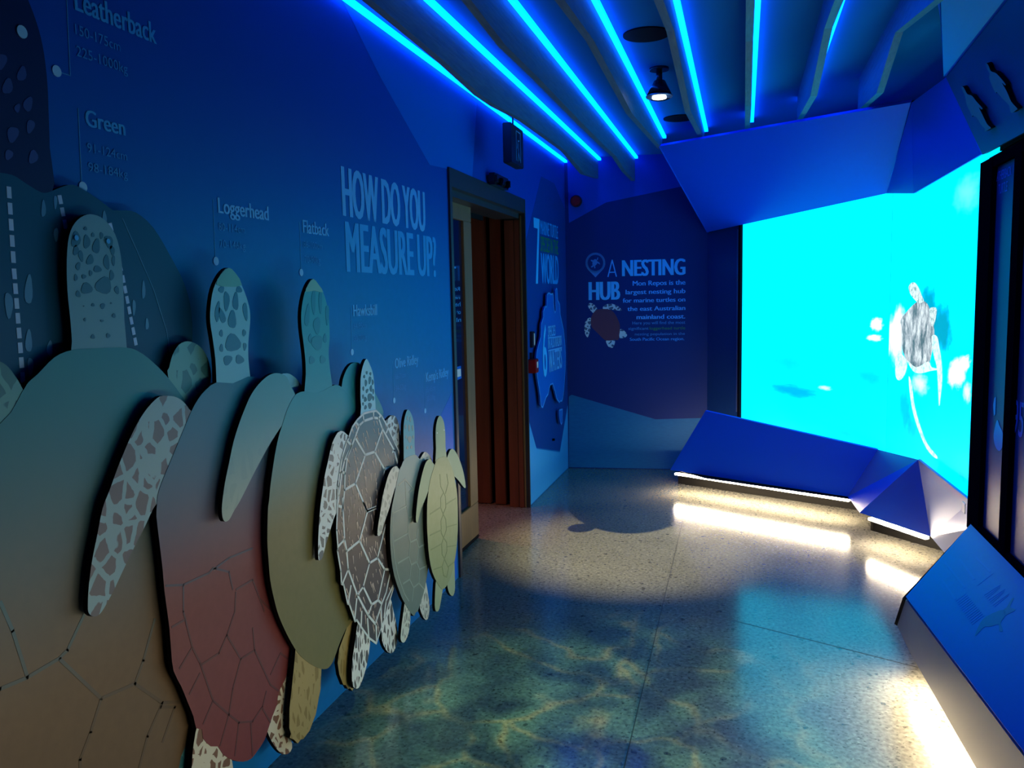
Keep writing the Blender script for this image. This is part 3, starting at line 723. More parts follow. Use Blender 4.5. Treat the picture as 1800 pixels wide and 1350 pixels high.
T_['hawk'] = noisy('hawksbill shell', (0.045, 0.040, 0.042), (0.060, 0.052, 0.054), 20, 0.45)
T_['hawk_ln'] = mat('hawksbill pale lines', (0.60, 0.76, 0.80), 0.5)
T_['hawk_str'] = mat('hawksbill streaks', (0.62, 0.56, 0.50), 0.5)
T_['hawk_fl'] = spotted('hawksbill flipper', (0.10, 0.15, 0.18), (0.55, 0.74, 0.80), 34, 0.15, 0.95, 0.85)
T_['hawk_hf'] = spotted('hawksbill hind flipper', (0.06, 0.07, 0.075), (0.66, 0.78, 0.80), 30, 0.15, 1.6, 0.55)
T_['hawk_hd'] = mat('hawksbill skin', (0.28, 0.66, 0.84), 0.5)
T_['olive'] = noisy('olive ridley shell', (0.12, 0.19, 0.165), (0.135, 0.21, 0.18), 30, 0.45)
T_['olive_ln'] = mat('olive ridley scute lines', (0.22, 0.33, 0.30), 0.5)
T_['olive_fl'] = spotted('olive ridley flipper', (0.33, 0.40, 0.36), (0.52, 0.60, 0.54), 36, 0.15, 0.95, 0.85)
T_['olive_hd'] = mat('olive ridley skin', (0.42, 0.55, 0.53), 0.5)
T_['olive_sp'] = mat('olive ridley head scales', (0.24, 0.38, 0.40), 0.5)
T_['olive_hf'] = spotted('olive ridley hind flipper', (0.22, 0.28, 0.25), (0.58, 0.68, 0.62), 36, 0.15, 1.5, 0.8)
T_['kemp'] = noisy('kemps ridley shell', (0.28, 0.36, 0.16), (0.31, 0.39, 0.185), 30, 0.45)
T_['kemp_ln'] = mat('kemps ridley scute lines', (0.22, 0.30, 0.13), 0.5)
T_['kemp_hd'] = mat('kemps ridley skin', (0.34, 0.46, 0.27), 0.5)
T_['kemp_sp'] = mat('kemps ridley eyes', (0.8, 0.85, 0.8), 0.5)

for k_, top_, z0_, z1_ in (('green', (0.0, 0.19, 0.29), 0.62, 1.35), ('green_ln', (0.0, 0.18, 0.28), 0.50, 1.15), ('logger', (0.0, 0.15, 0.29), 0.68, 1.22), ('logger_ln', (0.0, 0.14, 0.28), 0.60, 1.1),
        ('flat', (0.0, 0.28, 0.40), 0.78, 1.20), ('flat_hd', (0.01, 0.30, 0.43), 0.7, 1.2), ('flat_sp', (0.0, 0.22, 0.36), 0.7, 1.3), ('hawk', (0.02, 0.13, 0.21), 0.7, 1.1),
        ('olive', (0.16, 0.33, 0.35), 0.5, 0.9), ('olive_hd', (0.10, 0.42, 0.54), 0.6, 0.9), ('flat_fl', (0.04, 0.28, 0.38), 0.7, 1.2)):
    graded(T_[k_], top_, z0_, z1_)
# leatherback
lb_shell = [(-60,300),(-20,302),(20,307),(45,322),(72,338),(88,337),(105,330),(130,325),(165,345),(192,365),(215,384),(235,420),(262,480),(285,550),(305,630),(325,740),(332,860),(330,1000),(310,1130),(280,1250),(240,1330),(150,1400),(-20,1430),(-200,1400),(-260,1200),(-260,700),(-200,360)]
lb_head = [(-110,-120),(-40,-140),(15,-80),(50,0),(68,50),(78,95),(84,150),(86,200),(88,260),(90,345),(0,345),(-120,345),(-150,100)]
lb_fl = [(190,376),(215,370),(240,374),(270,400),(300,450),(325,500),(337,550),(338,610),(330,700),(300,760),(262,700),(240,560),(205,430)]
dash = []
def dashes(a, b, n, fill=0.72):
    for i in range(n):
        t0, t1 = i/n, (i+fill)/n
        dash.append([(a[0]+(b[0]-a[0])*t0, a[1]+(b[1]-a[1])*t0), (a[0]+(b[0]-a[0])*t1, a[1]+(b[1]-a[1])*t1)])
dashes((15, 328), (24, 470), 5); dashes((24, 472), (41, 680), 8); dashes((104, 343), (117, 408), 3)
dashes((193, 392), (214, 480), 5, 0.8); dashes((215, 484), (240, 612), 7); dashes((243, 640), (262, 760), 6)
tp('leatherback_cutout', 0.028, 'huge dark slate turtle cut-out with dashed ridge lines, leftmost on the left wall', [
   ('shell', lb_shell, T_['leather'], 0.0, 3), ('head', lb_head, T_['leather_hd'], -0.0006, 3), ('flipper', lb_fl, T_['leather'], -0.0008, 3)],
   spots={'shell': ([(50,510,7,26,0.03),(15,536,7,23,-0.05),(50,600,6,20,0),(87,613,5,14,0),(53,644,5,16,0),(76,367,4,15,0),(98,412,4,12,0),(97,355,3,12,0),(183,385,4,14,0),(235,540,3,14,0),(258,570,3,10,0),(252,510,3,16,0),(110,620,3,10,0)], T_['leather_sp']),
          'head': ([(3,108,8,14,0.2),(38,130,8,13,0.2),(13,152,9,14,0.2),(49,183,8,13,0.2),(22,236,10,14,0.2),(53,222,7,12,0.2),(15,272,7,9,0.2),(58,276,8,12,0.2),(30,190,5,8,0.2),(-30,200,12,16,0.2),(-40,120,12,16,0.2)], T_['lsp_dim'])},
   lines=[(dash, 0.011, T_['leather_dash'], False), ([[(215,384),(240,440),(270,510),(292,580),(302,640)]], 0.0022, T_['leather_sp'], False)])
def dots(plane, pts, r=0.011):
    for (px, py) in pts:
        c = plane.at((px, py))
        o = cyl('leader_dot', c, c + plane.N*0.002, r, M['dot'], None, 16)
        yield o
eye = Plane((-D+0.028, 0), (-D+0.028, 1)); c = eye.at((38, 56))
lbr = bpy.data.objects['leatherback_cutout']; cyl('eye', c, c + Vector((0.002, 0, 0)), 0.013, M['dot'], lbr, 16)

# green
gl = lambda pts: cv(pts, 0, 850, 2.7)
GR = gl([(280,830)])
green_lines = [gl(l) for l in ([(-60,985),(0,975),(130,920),(280,830)],[(280,830),(320,790),(400,620)],[(280,830),(480,1020)],[(480,1020),(640,950),(680,840),(735,640)],[(640,950),(770,1040),(870,1035)],[(480,1020),(430,1180),(380,1310),(380,1350)],[(770,1040),(700,1200),(660,1350)],[(130,920),(60,700),(0,560)],[(760,1060),(830,1060),(770,1230)])]
tp('green_turtle_cutout', 0.056, 'olive-brown turtle cut-out with pale blotched round head, second from left', [
   ('shell', [(104-65,640+49),(50,672),(67,657),(96,628),(128,615),(174,612),(222,611),(244,618),(267,635),(293,661),(318,694),(335,725),(350,800),(356,950),(354,1100),(346,1200),(334,1288),(318,1330),(300,1380),(200,1450),(0,1480),(-200,1450),(-260,1200),(-230,900),(-110,800),(0,745)], T_['green'], 0.0, 3),
   ('head', [(128,640),(127,600),(124,560),(119,510),(118,455),(122,415),(132,392),(148,379),(165,377),(185,387),(203,412),(213,450),(217,500),(219,560),(221,640),(175,650)], T_['green_hd'], -0.0008, 3),
   ('flipper', [(60,720),(44,690),(30,665),(15,645),(0,635),(-30,625),(-80,640),(-120,700),(-150,800),(-60,860),(40,800)], T_['green_fl'], -0.001, 3),
   ('flipper', [(296,661),(298,646),(304,624),(315,606),(330,600),(348,606),(362,622),(370,646),(371,670),(362,705),(345,760),(318,740)], T_['green_fl'], -0.001, 3),
   ('flipper', [(345,1260),(336,1315),(333,1345),(330,1400),(296,1410),(309,1346),(318,1310),(322,1260)], T_['green_fl'], -0.001, 3)],
   spots={'head': ([(133,421,8,14,0.1),(133,440,5,9,0.1),(152,425,6,12,0),(169,433,6.5,13,0.1),(142,450,4,10,-0.2),(158,457,6,9,0.3),(187,461,5,13,-0.1),(191,425,7,12,-0.3),(197,440,4,9,-0.2),(171,473,7,6,0.2),(137,468,4,7,0.2),(147,486,4,4,0.2),(159,480,3,5,0),(196,484,4,9,0),(199,458,3,9,0),(152,507,10,10,0.2),(182,502,14,15,0.3),(205,510,4,7,-0.2),(137,517,4,6,-0.3),(133,488,3,6,0),(150,402,3,3,0),(163,413,3,4,0),(178,414,3,6,0),(163,536,3,3,0),(180,538,4,5,0.2),(200,555,3,4,0),(149,562,2,3,0),(179,564,3,2,0),(163,592,3.5,4,0),(190,590,3.5,4,0),(195,533,1.5,1.5,0),(147,538,1.2,1,0)], T_['green_sp'])},
   lines=[(green_lines, 0.008, T_['green_ln'], False)], base=0.030)
c = WL.at_off(0.0575); gr = bpy.data.objects['green_turtle_cutout']
for px in ((134, 418), (190, 424)):
    q = c.at(px); cyl('eye', q, q + Vector((0.0012, 0, 0)), 0.006, M['text_mid'], gr, 14)

# loggerhead
A5 = lambda pts: cv(pts, 270, 880, 2.8725)
log_lines = [A5(l) for l in ([(60,430),(150,425),(280,365),(300,340)],[(300,350),(380,290),(500,240)],[(150,430),(150,560),(195,740)],[(90,640),(160,600)],[(195,740),(235,820),(300,1010)],[(240,830),(330,770),(370,680),(410,560),(415,460)],[(415,450),(500,400),(560,560)],[(370,680),(440,800),(510,755),(500,640)],[(440,800),(400,950),(380,1080)],[(300,1010),(380,1080)],[(250,1130),(300,1010)],[(380,1080),(335,1240)],[(380,1080),(430,1120),(500,1115),(550,1040),(570,960)],[(510,755),(590,930),(630,960)],[(430,1120),(410,1290)],[(490,1120),(500,1290)],[(640,770),(680,800)],[(195,740),(130,850)],[(235,870),(180,980)],[(590,880),(640,770)],[(550,1050),(590,1120)],[(540,500),(620,580)],[(300,340),(380,360),(400,450)])]
tp('loggerhead_cutout', 0.084, 'maroon-shelled turtle cut-out with pale blue scaled head, third from left', [
   ('shell', [(381,672),(362,685),(348,702),(335,726),(318,767),(301,808),(284,849),(277,872),(276,887),(275,908),(280,950),(286,1002),(289,1037),(294,1075),(298,1106),(301,1145),(305,1179),(319,1207),(329,1232),(340,1259),(345,1280),(355,1282),(357,1298),(371,1312),(383,1312),(392,1326),(409,1336),(427,1339),(441,1334),(451,1322),(465,1301),(472,1280),(479,1259),(487,1238),(489,1221),(496,1204),(503,1190),(508,1158),(514,1137),(509,1118),(512,1050),(520,950),(525,850),(522,760),(508,700),(485,672),(455,665),(437,662),(410,674)], T_['logger'], 0.0, 2),
   ('head', [(382,690),(381,672),(379,631),(374,593),(370,566),(370.5,539),(375.6,508),(387.5,482.6),(401,470.7),(413,479),(425,501),(433.5,522),(439.6,545.6),(440,569),(437,600),(437,631),(440,680),(420,690)], T_['logger_hd'], -0.0008, 3),
   ('beak', [(380,500),(387.5,482.6),(401,470.7),(413,479),(425,501),(402,504)], T_['logger_tip'], 0.0006, 2),
   ('flipper', [(340,735),(333,719),(322,705.5),(310,698),(297,696),(281.5,697),(267,709),(252,728),(237,754),(222,787),(207,824),(194,860),(181,894),(172,939),(163,983),(157,1028),(155,1065),(157,1078),(165,1084),(174,1081),(183,1070),(200,1039),(215,1007),(237,961),(256,924),(270,894),(281,880),(300,850),(318,800)], T_['logger_fl'], -0.001, 3),
   ('flipper', [(470,668),(485,660),(505,656),(517,662),(526,671),(531,683),(525,705),(500,715)], T_['logger_hd'], -0.001, 3),
   ('hind_flipper', [(349,1270),(341,1308),(338,1345),(338,1400),(408,1400),(408,1335),(397,1328),(383,1300),(360,1270)], T_['logger_hf'], -0.001, 2),
   ('hind_flipper', [(500,1158),(500,1176),(490,1215),(478,1250),(471,1273),(471,1287),(479,1305),(489,1319),(498,1325.6),(507,1325),(514,1315),(512,1298),(507,1280),(507,1256),(510,1211),(512,1176),(512,1150)], T_['logger_hf'], -0.001, 2)],
   spots={'head': ([(389,509,5,6,0.4),(420,509,5,6,-0.4),(398,529,5,17,0),(414,530,5,16,0),(382,548,4,18,0.1),(390,555,5,14,-0.3),(431,547,4,16,-0.1),(408,562,7,16,0),(388.5,586,3,6,0),(429,585,3,6,0),(409,603,13.5,15.5,0),(389,612,3,7,0),(430,609,3,7,0),(400,633,7,9,0.5),(421,632,7,8,-0.4)], T_['logger_sp'])},
   lines=[(log_lines, 0.006, T_['logger_ln'], False)])

# flatback
fh = [(551,530,3.5,22,0),(563,530,3,20,0),(540,555,4,20,0.1),(575,553,3,18,0),(557,572,6,15,0),(545,595,3,8,0),(571,595,3,8,0),(557,602,10,13,0),(548,633,5,7,0),(567,632,5,7,0)]
tp('flatback_cutout', 0.110, 'plain olive smooth-shelled turtle cut-out with faint head pattern, fourth from left', [
   ('shell', [(517,697),(526,690),(537,688),(560,690),(585,678),(593.6,677),(604,684),(622,710),(640,760),(652,850),(652,950),(640,1040),(618,1092),(608,1106),(597,1131),(588.5,1155),(581.6,1169),(573,1176),(559,1174),(541.5,1164),(524,1148),(507,1120),(491,1085),(482,1054),(475,1019),(472,984),(470,950),(471,897),(473,880),(476,849),(483,801),(490,767),(496,748),(505,720)], T_['flat'], 0.0, 3),
   ('head', [(537,700),(538,658),(537,631),(534,603.5),(530.6,576),(530,549),(534,522),(541,501),(550,490),(559.5,499.6),(570,518),(576.5,542),(579,566),(580,593),(578,620.5),(580.6,651),(585,700),(560,706)], T_['flat_hd'], -0.0008, 3),
   ('beak', [(537,513),(541,501),(550,490),(559.5,499.6),(568,514),(552,511)], T_['flat_tip'], 0.0006, 2),
   ('flipper', [(520,700),(512,680),(505,663),(495,657),(483,656),(471,661),(455.6,675),(442,694),(432,716),(421.6,743),(411,777),(403,815),(396,849),(391,886),(391,904),(393,913),(397,917),(404,913),(412,898),(420,885),(430,866),(450.5,825),(471,787),(488,760),(504,735)], T_['flat_fl'], -0.001, 3),
   ('flipper', [(596,690),(601,680),(603,667),(609,651),(617,640),(626,637),(634,640),(648,660),(661,693),(671,713),(674,735),(655,770),(630,760),(610,720)], T_['flat_hd'], -0.001, 2),
   ('hind_flipper', [(521,1130),(518,1165),(514,1204),(509.5,1245.5),(509,1280),(512,1290),(510,1297),(517,1300),(524,1307),(529,1300),(534,1299),(545,1284),(555.5,1256),(564,1211),(566,1165)], T_['flat_hf'], -0.001, 1),
   ('hind_flipper', [(615,1090),(597,1140),(594,1165.5),(597,1186),(604,1204),(608,1204),(612,1211),(616,1210),(620,1215),(626,1200),(626,1080)], T_['flat_hf'], -0.001, 1)],
   spots={'head': (fh, T_['flat_sp'])})

# hawksbill
HA = lambda pts: cv(pts, 560, 640, 5.194); HB = lambda pts: cv(pts, 560, 880, 3.969)
hk_shell = [(639,727),(628,738),(619,751),(613,769),(609,778),(601,804),(597,831),(594,855),(593,889),(591.5,932),(594,965),(593,968),(599,1004),(600,1026),(604,1028),(611,1061),(614,1062),(624,1092),(627,1090),(636,1104),(648,1121),(661.5,1131),(668,1110),(675,1090),(684,1058),(692,1032),(690,1006),(706,950),(712,850),(704,800),(692,775),(681,750),(671,732),(661,722),(650,724)]
hk_lines = [HA(l) for l in ([(330,670),(370,560),(410,520),(500,490),(545,495),(580,590),(690,790),(725,930)],[(405,455),(410,520)],[(500,430),(500,490)],[(565,470),(545,495)],[(635,580),(615,630)],[(695,785),(670,805)],[(340,535),(365,560)],[(262,705),(300,745)],[(330,670),(425,830),(510,800),(580,600)],[(330,670),(260,850),(240,1000),(235,1150),(215,1350)],[(425,830),(335,1090),(235,1150)],[(510,800),(600,960),(655,945)],[(600,960),(590,1100),(530,1300)],[(335,1090),(440,1340),(530,1300)],[(210,985),(240,995)],[(180,1295),(215,1305)],[(300,740),(235,880),(210,985),(185,1200),(170,1300)])]
hk_lines += [HB(l) for l in ([(310,10),(340,75),(405,50),(415,75)],[(340,75),(285,280),(200,350)],[(165,-20),(180,270),(195,350),(205,480),(270,660),(345,800),(395,860),(440,720)],[(285,280),(355,435),(410,400),(465,175),(480,170)],[(410,400),(460,480),(500,480)],[(355,435),(310,600),(270,660)],[(310,600),(370,725),(415,695),(440,720)],[(370,725),(345,800)],[(460,480),(415,690)],[(180,270),(135,320)],[(205,480),(165,580)],[(225,590),(205,720)],[(265,680),(250,840)],[(300,770),(295,890)],[(340,820),(350,960)],[(500,500),(470,640),(440,720)],[(435,740),(440,880)],[(520,590),(470,700),(455,820)],[(400,870),(405,990)])]
def inside(p, poly):
    r = False; j = len(poly)-1
    for i in range(len(poly)):
        if (poly[i][1] > p[1]) != (poly[j][1] > p[1]) and p[0] < (poly[j][0]-poly[i][0])*(p[1]-poly[i][1])/(poly[j][1]-poly[i][1]) + poly[i][0]: r = not r
        j = i
    return r
streaks = []
rnd = random.Random(3)
while len(streaks) < 230:
    x, y = rnd.uniform(590, 712), rnd.uniform(735, 1128); ln = rnd.uniform(6, 17); sl_ = rnd.uniform(-0.12, 0.38)
    if inside((x, y), hk_shell) and inside((x + sl_*ln, y + ln), hk_shell): streaks.append([(x, y), (x + sl_*ln, y + ln)])
tp('hawksbill_cutout', 0.135, 'dark streaked turtle cut-out with bold white scale outlines, fifth from left', [
   ('shell', hk_shell, T_['hawk'], 0.0, 1),
   ('head', [(636,735),(635,715),(634,700),(634,678),(634.5,662),(638,644),(644.4,630.7),(651,642),(655.6,655.6),(658,673),(659,693),(659.5,735)], T_['hawk_hd'], -0.0008, 3),
   ('flipper', [(615,775),(608,762),(602,758),(595.6,759),(589,769),(583,784),(578,807),(572,833),(566.7,867),(563,898),(560,945),(560,978.5),(562,985),(567,981),(571,965.6),(578.5,940),(587.6,911),(595,890),(602,830)], T_['hawk_fl'], -0.001, 3),
   ('flipper', [(676,745),(683,735.6),(690,730),(697,734),(702,749),(705,773),(706,800),(703,820),(692,800),(684,770)], T_['hawk_fl'], -0.001, 3),
   ('hind_flipper', [(632,1085),(625,1126),(620,1160),(619,1191),(621,1206.7),(628,1210.6),(634,1204),(643,1178),(648.5,1152),(651,1120),(645,1105)], T_['hawk_hf'], -0.001, 2),
   ('hind_flipper', [(684,1045),(692.6,1077),(698,1100),(699.6,1118.5),(696.5,1136.7),(690,1148),(682,1146),(674.5,1134),(670.5,1113),(674,1080)], T_['hawk_hf'], -0.001, 2)],
   spots={'head': ([(640,662,1.6,3,0),(644.5,655,1.5,3,0),(651,657,1.6,3,0),(643,673,2,6,0),(650,668,2.2,7,0.1),(655,672,1.5,5,0),(638.5,683,1.4,4,0),(645,687,2,4,0.3),(652,683,2,6,0),(656,688,1.2,5,0),(638,697,1.4,4,0),(650,698,4,7,0.15),(642,702,2.4,4.5,0),(656,700,1.4,4,0),(650,713,3,5.5,0),(642.5,716,2,4,0.2),(638,710,1.2,3,0)], T_['hawk'])},
   lines=[(streaks, 0.0055, T_['hawk_str'], True), ([hk_shell + [hk_shell[0]]], 0.008, T_['hawk_ln'], False), (hk_lines, 0.0095, T_['hawk_ln'], False)], base=0.1115)

# olive ridley
C8 = lambda pts: cv(pts, 660, 700, 3.753)
ol_lines = [C8(l) for l in ([(110,760),(205,710),(195,540)],[(150,575),(195,535),(250,600)],[(205,710),(220,790),(245,780)],[(220,620),(255,600)],[(120,945),(215,890),(220,790)],[(215,890),(230,950),(270,930),(285,985),(330,960)],[(145,1090),(220,1045),(230,950)],[(220,1045),(235,1100),(270,1080),(290,1130),(345,1100)],[(285,985),(275,1080)],[(235,1100),(225,1195),(180,1225)],[(225,1195),(250,1250),(285,1220),(290,1130)],[(250,1250),(240,1340)],[(115,700),(110,900),(125,1060),(150,1180),(190,1290),(220,1340)],[(285,1220),(320,1260)],[(270,930),(280,860)])]
tp('olive_ridley_cutout', 0.157, 'small grey-green turtle cut-out with pale scute lines, second nearest the doorway', [
   ('shell', [(712,806),(705.6,819),(701,830.6),(692,876),(688,897),(686,926.5),(686,953),(688,982),(693,1012),(702.6,1041),(708,1054),(718.5,1072),(727.6,1083),(731,1076),(734,1075),(740.6,1056),(747,1033),(754,991),(761,940),(762,880),(757,840),(747,818),(741,810),(735,804),(729,799)], T_['olive'], 0.0, 2),
   ('head', [(711,815),(710,790),(709.6,755.6),(711,738),(714.4,724.4),(718,720),(723,727),(727,740),(729,760),(729,782),(730,812),(720,818)], T_['olive_hd'], -0.0008, 3),
   ('flipper', [(705,835),(700,822),(695.6,819.6),(689,824),(683,835.6),(678,853),(673,873),(669,900),(665,925),(664,940),(667,942),(671,937),(677,916),(685,893),(694,860)], T_['olive_fl'], -0.001, 3),
   ('flipper', [(738,812),(741.6,802),(746.7,794.7),(752,796.7),(759,806.7),(760,822),(745,830)], T_['olive_fl'], -0.001, 3),
   ('hind_flipper', [(714,1052),(708,1087),(705,1113),(705,1125),(709.5,1130),(714.6,1123.7),(720,1105.6),(722,1070)], T_['olive_hf'], -0.001, 3),
   ('hind_flipper', [(747,1020),(753.5,1048.5),(755.6,1069),(753.5,1085),(749.6,1090),(743,1082),(738,1060)], T_['olive_hf'], -0.001, 3)],
   spots={'head': ([(716,735,1.2,4,0),(721,737,1.2,5,0),(713,750,1.4,4,0),(719,752,1.6,6,0),(725,752,1.3,5,0),(720,772,3.5,6,0),(714,768,1.2,3,0),(726,768,1.2,3,0),(716,787,1.8,3,0),(723,786,1.8,3,0)], T_['olive_sp'])},
   lines=[(ol_lines, 0.007, T_['olive_ln'], False)], base=0.1375)

# kemp's ridley
km_lines = [C8(l) for l in ([(450,620),(430,660),(430,720),(447,765),(465,720),(462,650),(450,620)],[(447,765),(432,810),(435,890),(450,920),(468,870),(465,800),(447,765)],[(450,920),(437,960),(440,1030),(455,1060),(472,1010),(470,950),(450,920)],[(455,1060),(440,1110),(450,1170),(470,1180),(482,1120),(455,1060)],[(430,720),(360,765)],[(433,870),(360,905)],[(437,960),(365,1000)],[(440,1110),(385,1130)],[(465,700),(530,660)],[(468,850),(538,830)],[(472,980),(532,970)],[(482,1110),(518,1080)],[(425,500),(430,580),(450,620)],[(470,500),(480,560),(462,630)])]
tp('kemps_ridley_cutout', 0.178, 'smallest turtle cut-out, plain pale yellow-green, beside the doorway', [
   ('shell', [(768,808),(762.6,822.6),(756,845),(753,865),(751,886.5),(750.6,918.5),(752,950.5),(754.6,980),(760,1006),(769,1025),(777,1036),(785,1030),(793,1012),(800,982),(804,948),(805,913),(804,873),(801,849),(797,830),(790,812),(784,802),(776,804)], T_['kemp'], 0.0, 2),
   ('head', [(767,818),(766.7,789),(766,760),(768,742),(772,731.6),(776.7,733),(781,744),(783,762),(783.5,785),(785,818)], T_['kemp_hd'], -0.0008, 3),
   ('flipper', [(766,825),(761,813),(756,807.4),(749,813),(742.6,833),(736,865),(732,902.5),(732,917),(735,917),(740,897),(747,880),(755,858)], T_['kemp_hd'], -0.001, 3),
   ('flipper', [(785,812),(789,797),(793,790),(798.6,790.6),(806.5,804),(814.5,828),(819,854.5),(816,857),(808,846.5),(800,838),(790,830)], T_['kemp_hd'], -0.001, 3),
   ('hind_flipper', [(768,1015),(764.7,1056),(765.7,1072),(769,1075),(773,1069),(778,1041),(780,1025)], T_['kemp_hd'], -0.001, 3),
   ('hind_flipper', [(798,985),(800,1015),(800,1035.6),(797.6,1046),(793.7,1047),(788.5,1038),(787,1018)], T_['kemp_hd'], -0.001, 3)],
   spots={'head': ([(768.3,761,0.8,1.2,0),(780.5,756,0.8,1.2,0)], T_['kemp_sp'])},
   lines=[(km_lines, 0.006, T_['kemp_ln'], False)])

# ------------------------------------------------------------------ lettering on the left wall
def caption(nm, label, title, l1, l2, dot, lead):
    c = WL.at(title[1:3]); root = empty(nm, (-D, c.y, c.z)); tag(root, label, 'wall lettering', 'species captions on the left wall')
    word('species_name', WL, *title, M['text_mid'] if title[1] < 300 else M['text'], root, 0.045)
    word('size_text', WL, *l1, M['text_faint'], root, 0.0); word('size_text', WL, *l2, M['text_faint'], root, 0.0)
    q = WL.at(dot); cyl('leader_dot', q, q + WL.N*0.002, 0.0125, M['dot'], root, 18)
    if lead:
        bm = bmesh.new(); strokes_bm(bm, WL, [lead], 0.002, 0.001); bm_obj('leader_line', bm, M['text_dim'], root)
caption('species_caption', 'Leatherback name and size lettering, top left of the wall', ('Leatherback', 131, 17, -23, 275), ('150-175cm', 132, 60, 42, 211), ('225-1000kg', 134, 98, 80, 224), (99, 125), [(117, 0), (123, 133), (102, 126)])
caption('species_caption', 'Green name and size lettering above the green turtle cut-out', ('Green', 150, 221, 192, 220), ('91-124cm', 153, 267, 251, 223), ('98-184kg', 155, 301, 285, 224), (145, 329), [(137, 190), (143, 320)])
caption('species_caption', 'Loggerhead name and size lettering above the maroon cut-out', ('Loggerhead', 383, 374, 347, 472), ('80-114cm', 384, 405, 391, 430), ('70-146kg', 385.5, 435, 421, 431), (379, 459), [(374, 350), (378, 452)])
caption('species_caption', 'Flatback name and size lettering above the plain olive cut-out', ('Flatback', 532, 409, 386, 578), ('86-100cm', 533, 435, 423, 566.5), ('70-90kg', 535, 462, 449, 563), (529, 479), [(526, 390), (529, 472)])
caption('species_caption', 'Hawksbill name and size lettering above the streaked cut-out', ('Hawksbill', 620.5, 556, 535.5, 662.5), ('64-95cm', 621.5, 579, 568, 644), ('30-70kg', 622, 600, 590, 644), (618.5, 619), [(616, 540), (618, 612)])
caption('species_caption', 'Olive Ridley name and size lettering above the grey-green cut-out', ('Olive Ridley', 694, 648, 630, 735), ('66-71cm', 695, 667, 657.5, 713), ('34-52kg', 695.5, 688, 678, 713), (692.5, 704), [(690, 635), (692, 698)])
caption('species_caption', "Kemp's Ridley name and size lettering beside the doorway frame", ("Kemp's Ridley", 748.5, 671.6, 655, 788), ('55-65cm', 749, 690, 681, 764.5), ('30-50kg', 750, 706, 697, 764.5), (747, 722), [(745, 660), (747, 716)])
hd = empty('wall_heading', WL.at((600, 380))); tag(hd, 'large HOW DO YOU MEASURE UP? heading on the left wall beside the doorway', 'wall lettering')
word('heading_line', WL, 'HOW DO YOU', 602, 380, 291.5, 748, M['text'], hd, 0.06)
word('heading_line', WL, 'MEASURE UP?', 609, 477.5, 388.5, 767.5, M['text_mid'], hd, 0.06)

# seven species lettering and the Australia map
sv = empty('wall_heading', WL.at((940, 480))); tag(sv, '7 marine turtle species in the world heading, right of the doorway', 'wall lettering')
sheet('numeral_seven', WL, [[(937.6, 382), (948, 385.5), (947.5, 410), (945.2, 498.6), (941.6, 498.6), (944.8, 402), (938, 400)]], M['text_cyan'], sv, 0.0018)
word('heading_line', WL, 'MARINE TURTLE', 949.5, 411.5, 386.8, 980.5, M['text_mid'], sv, 0.04)
word('heading_line', WL, 'SPECIES IN THE', 950, 441.6, 414.6, 981, M['text_green'], sv, 0.04)
word('heading_line', WL, 'WORLD', 951, 498.6, 444, 981.8, M['text_mid'], sv, 0.05)
MC = lambda pts: cv(pts, 920, 500, 5.4)
mp = empty('australia_map', (-D, 6.2, 1.0)); tag(mp, 'raised light blue map cut-out of Australia on the left wall near the corner', 'map cut-out')
MPL = WL.at_off(0.034)
def mapcut(nm, pts, big=True):
    bm = bmesh.new(); q = [MPL.at(p) for p in pts]; prism_bm(bm, q, -MPL.N*0.014)
    strokes_bm(bm, MPL, [pts + [pts[0]]], 0.012, 0.0008, 1)
    return bm_obj(nm, bm, [M['map'], M['map_edge']], mp)
mapcut('mainland', MC([(312,38),(320,45),(323,110),(325,150),(345,190),(350,290),(365,360),(380,430),(395,580),(399,680),(398,780),(385,990),(375,1075),(366,1105),(350,1105),(340,1120),(315,1080),(300,1010),(290,985),(280,940),(270,945),(255,950),(245,985),(235,1040),(215,1070),(205,1100),(185,1165),(172,1160),(165,1140),(160,1060),(150,990),(130,870),(124,800),(122,700),(128,640),(145,570),(165,500),(168,440),(170,380),(190,310),(190,260),(203,215),(210,205),(215,215),(222,210),(225,100),(235,85),(245,82),(262,95),(278,88),(284,110),(286,180),(292,240),(300,270),(308,250),(305,150),(303,60)]))
mapcut('tasmania', MC([(340,1195),(357,1188),(371,1185),(369,1260),(368,1310),(360,1328),(352,1310),(342,1260)]))
for yy, zz in ((5.95, 1.0), (6.45, 1.2)): cyl('spacer', (-D+0.002, yy, zz), (-D+0.02, yy, zz), 0.015, M['black'], mp, 8)
cyl('spacer', (-D+0.002, 6.32, 0.36), (-D+0.02, 6.32, 0.36), 0.01, M['black'], mp, 8)
ML = Plane((-D+0.035, 0), (-D+0.035, 1))
word('numeral', ML, '6', 954.6, 664.5, 571, 962, M['text_cyan'], mp, 0.04)
word('map_text', ML, 'SPECIES', 963, 592.6, 573.2, 976, M['map_text'], mp, 0.04)
word('map_text', ML, 'IN AUSTRALIAN', 963.4, 613.5, 594, 987, M['map_text'], mp, 0.04)
word('map_text', ML, 'WATERS', 964.6, 655.6, 617, 987.6, M['map_text'], mp, 0.04)
bm = bmesh.new(); strokes_bm(bm, ML, [[(963, 594), (987, 591.5)]], 0.01, 0.001); bm_obj('divider_line', bm, M['map_text'], mp)
bm = bmesh.new(); strokes_bm(bm, ML, [[(963.6, 616.5), (987.5, 611)]], 0.01, 0.001); bm_obj('divider_line', bm, M['map_text'], mp)

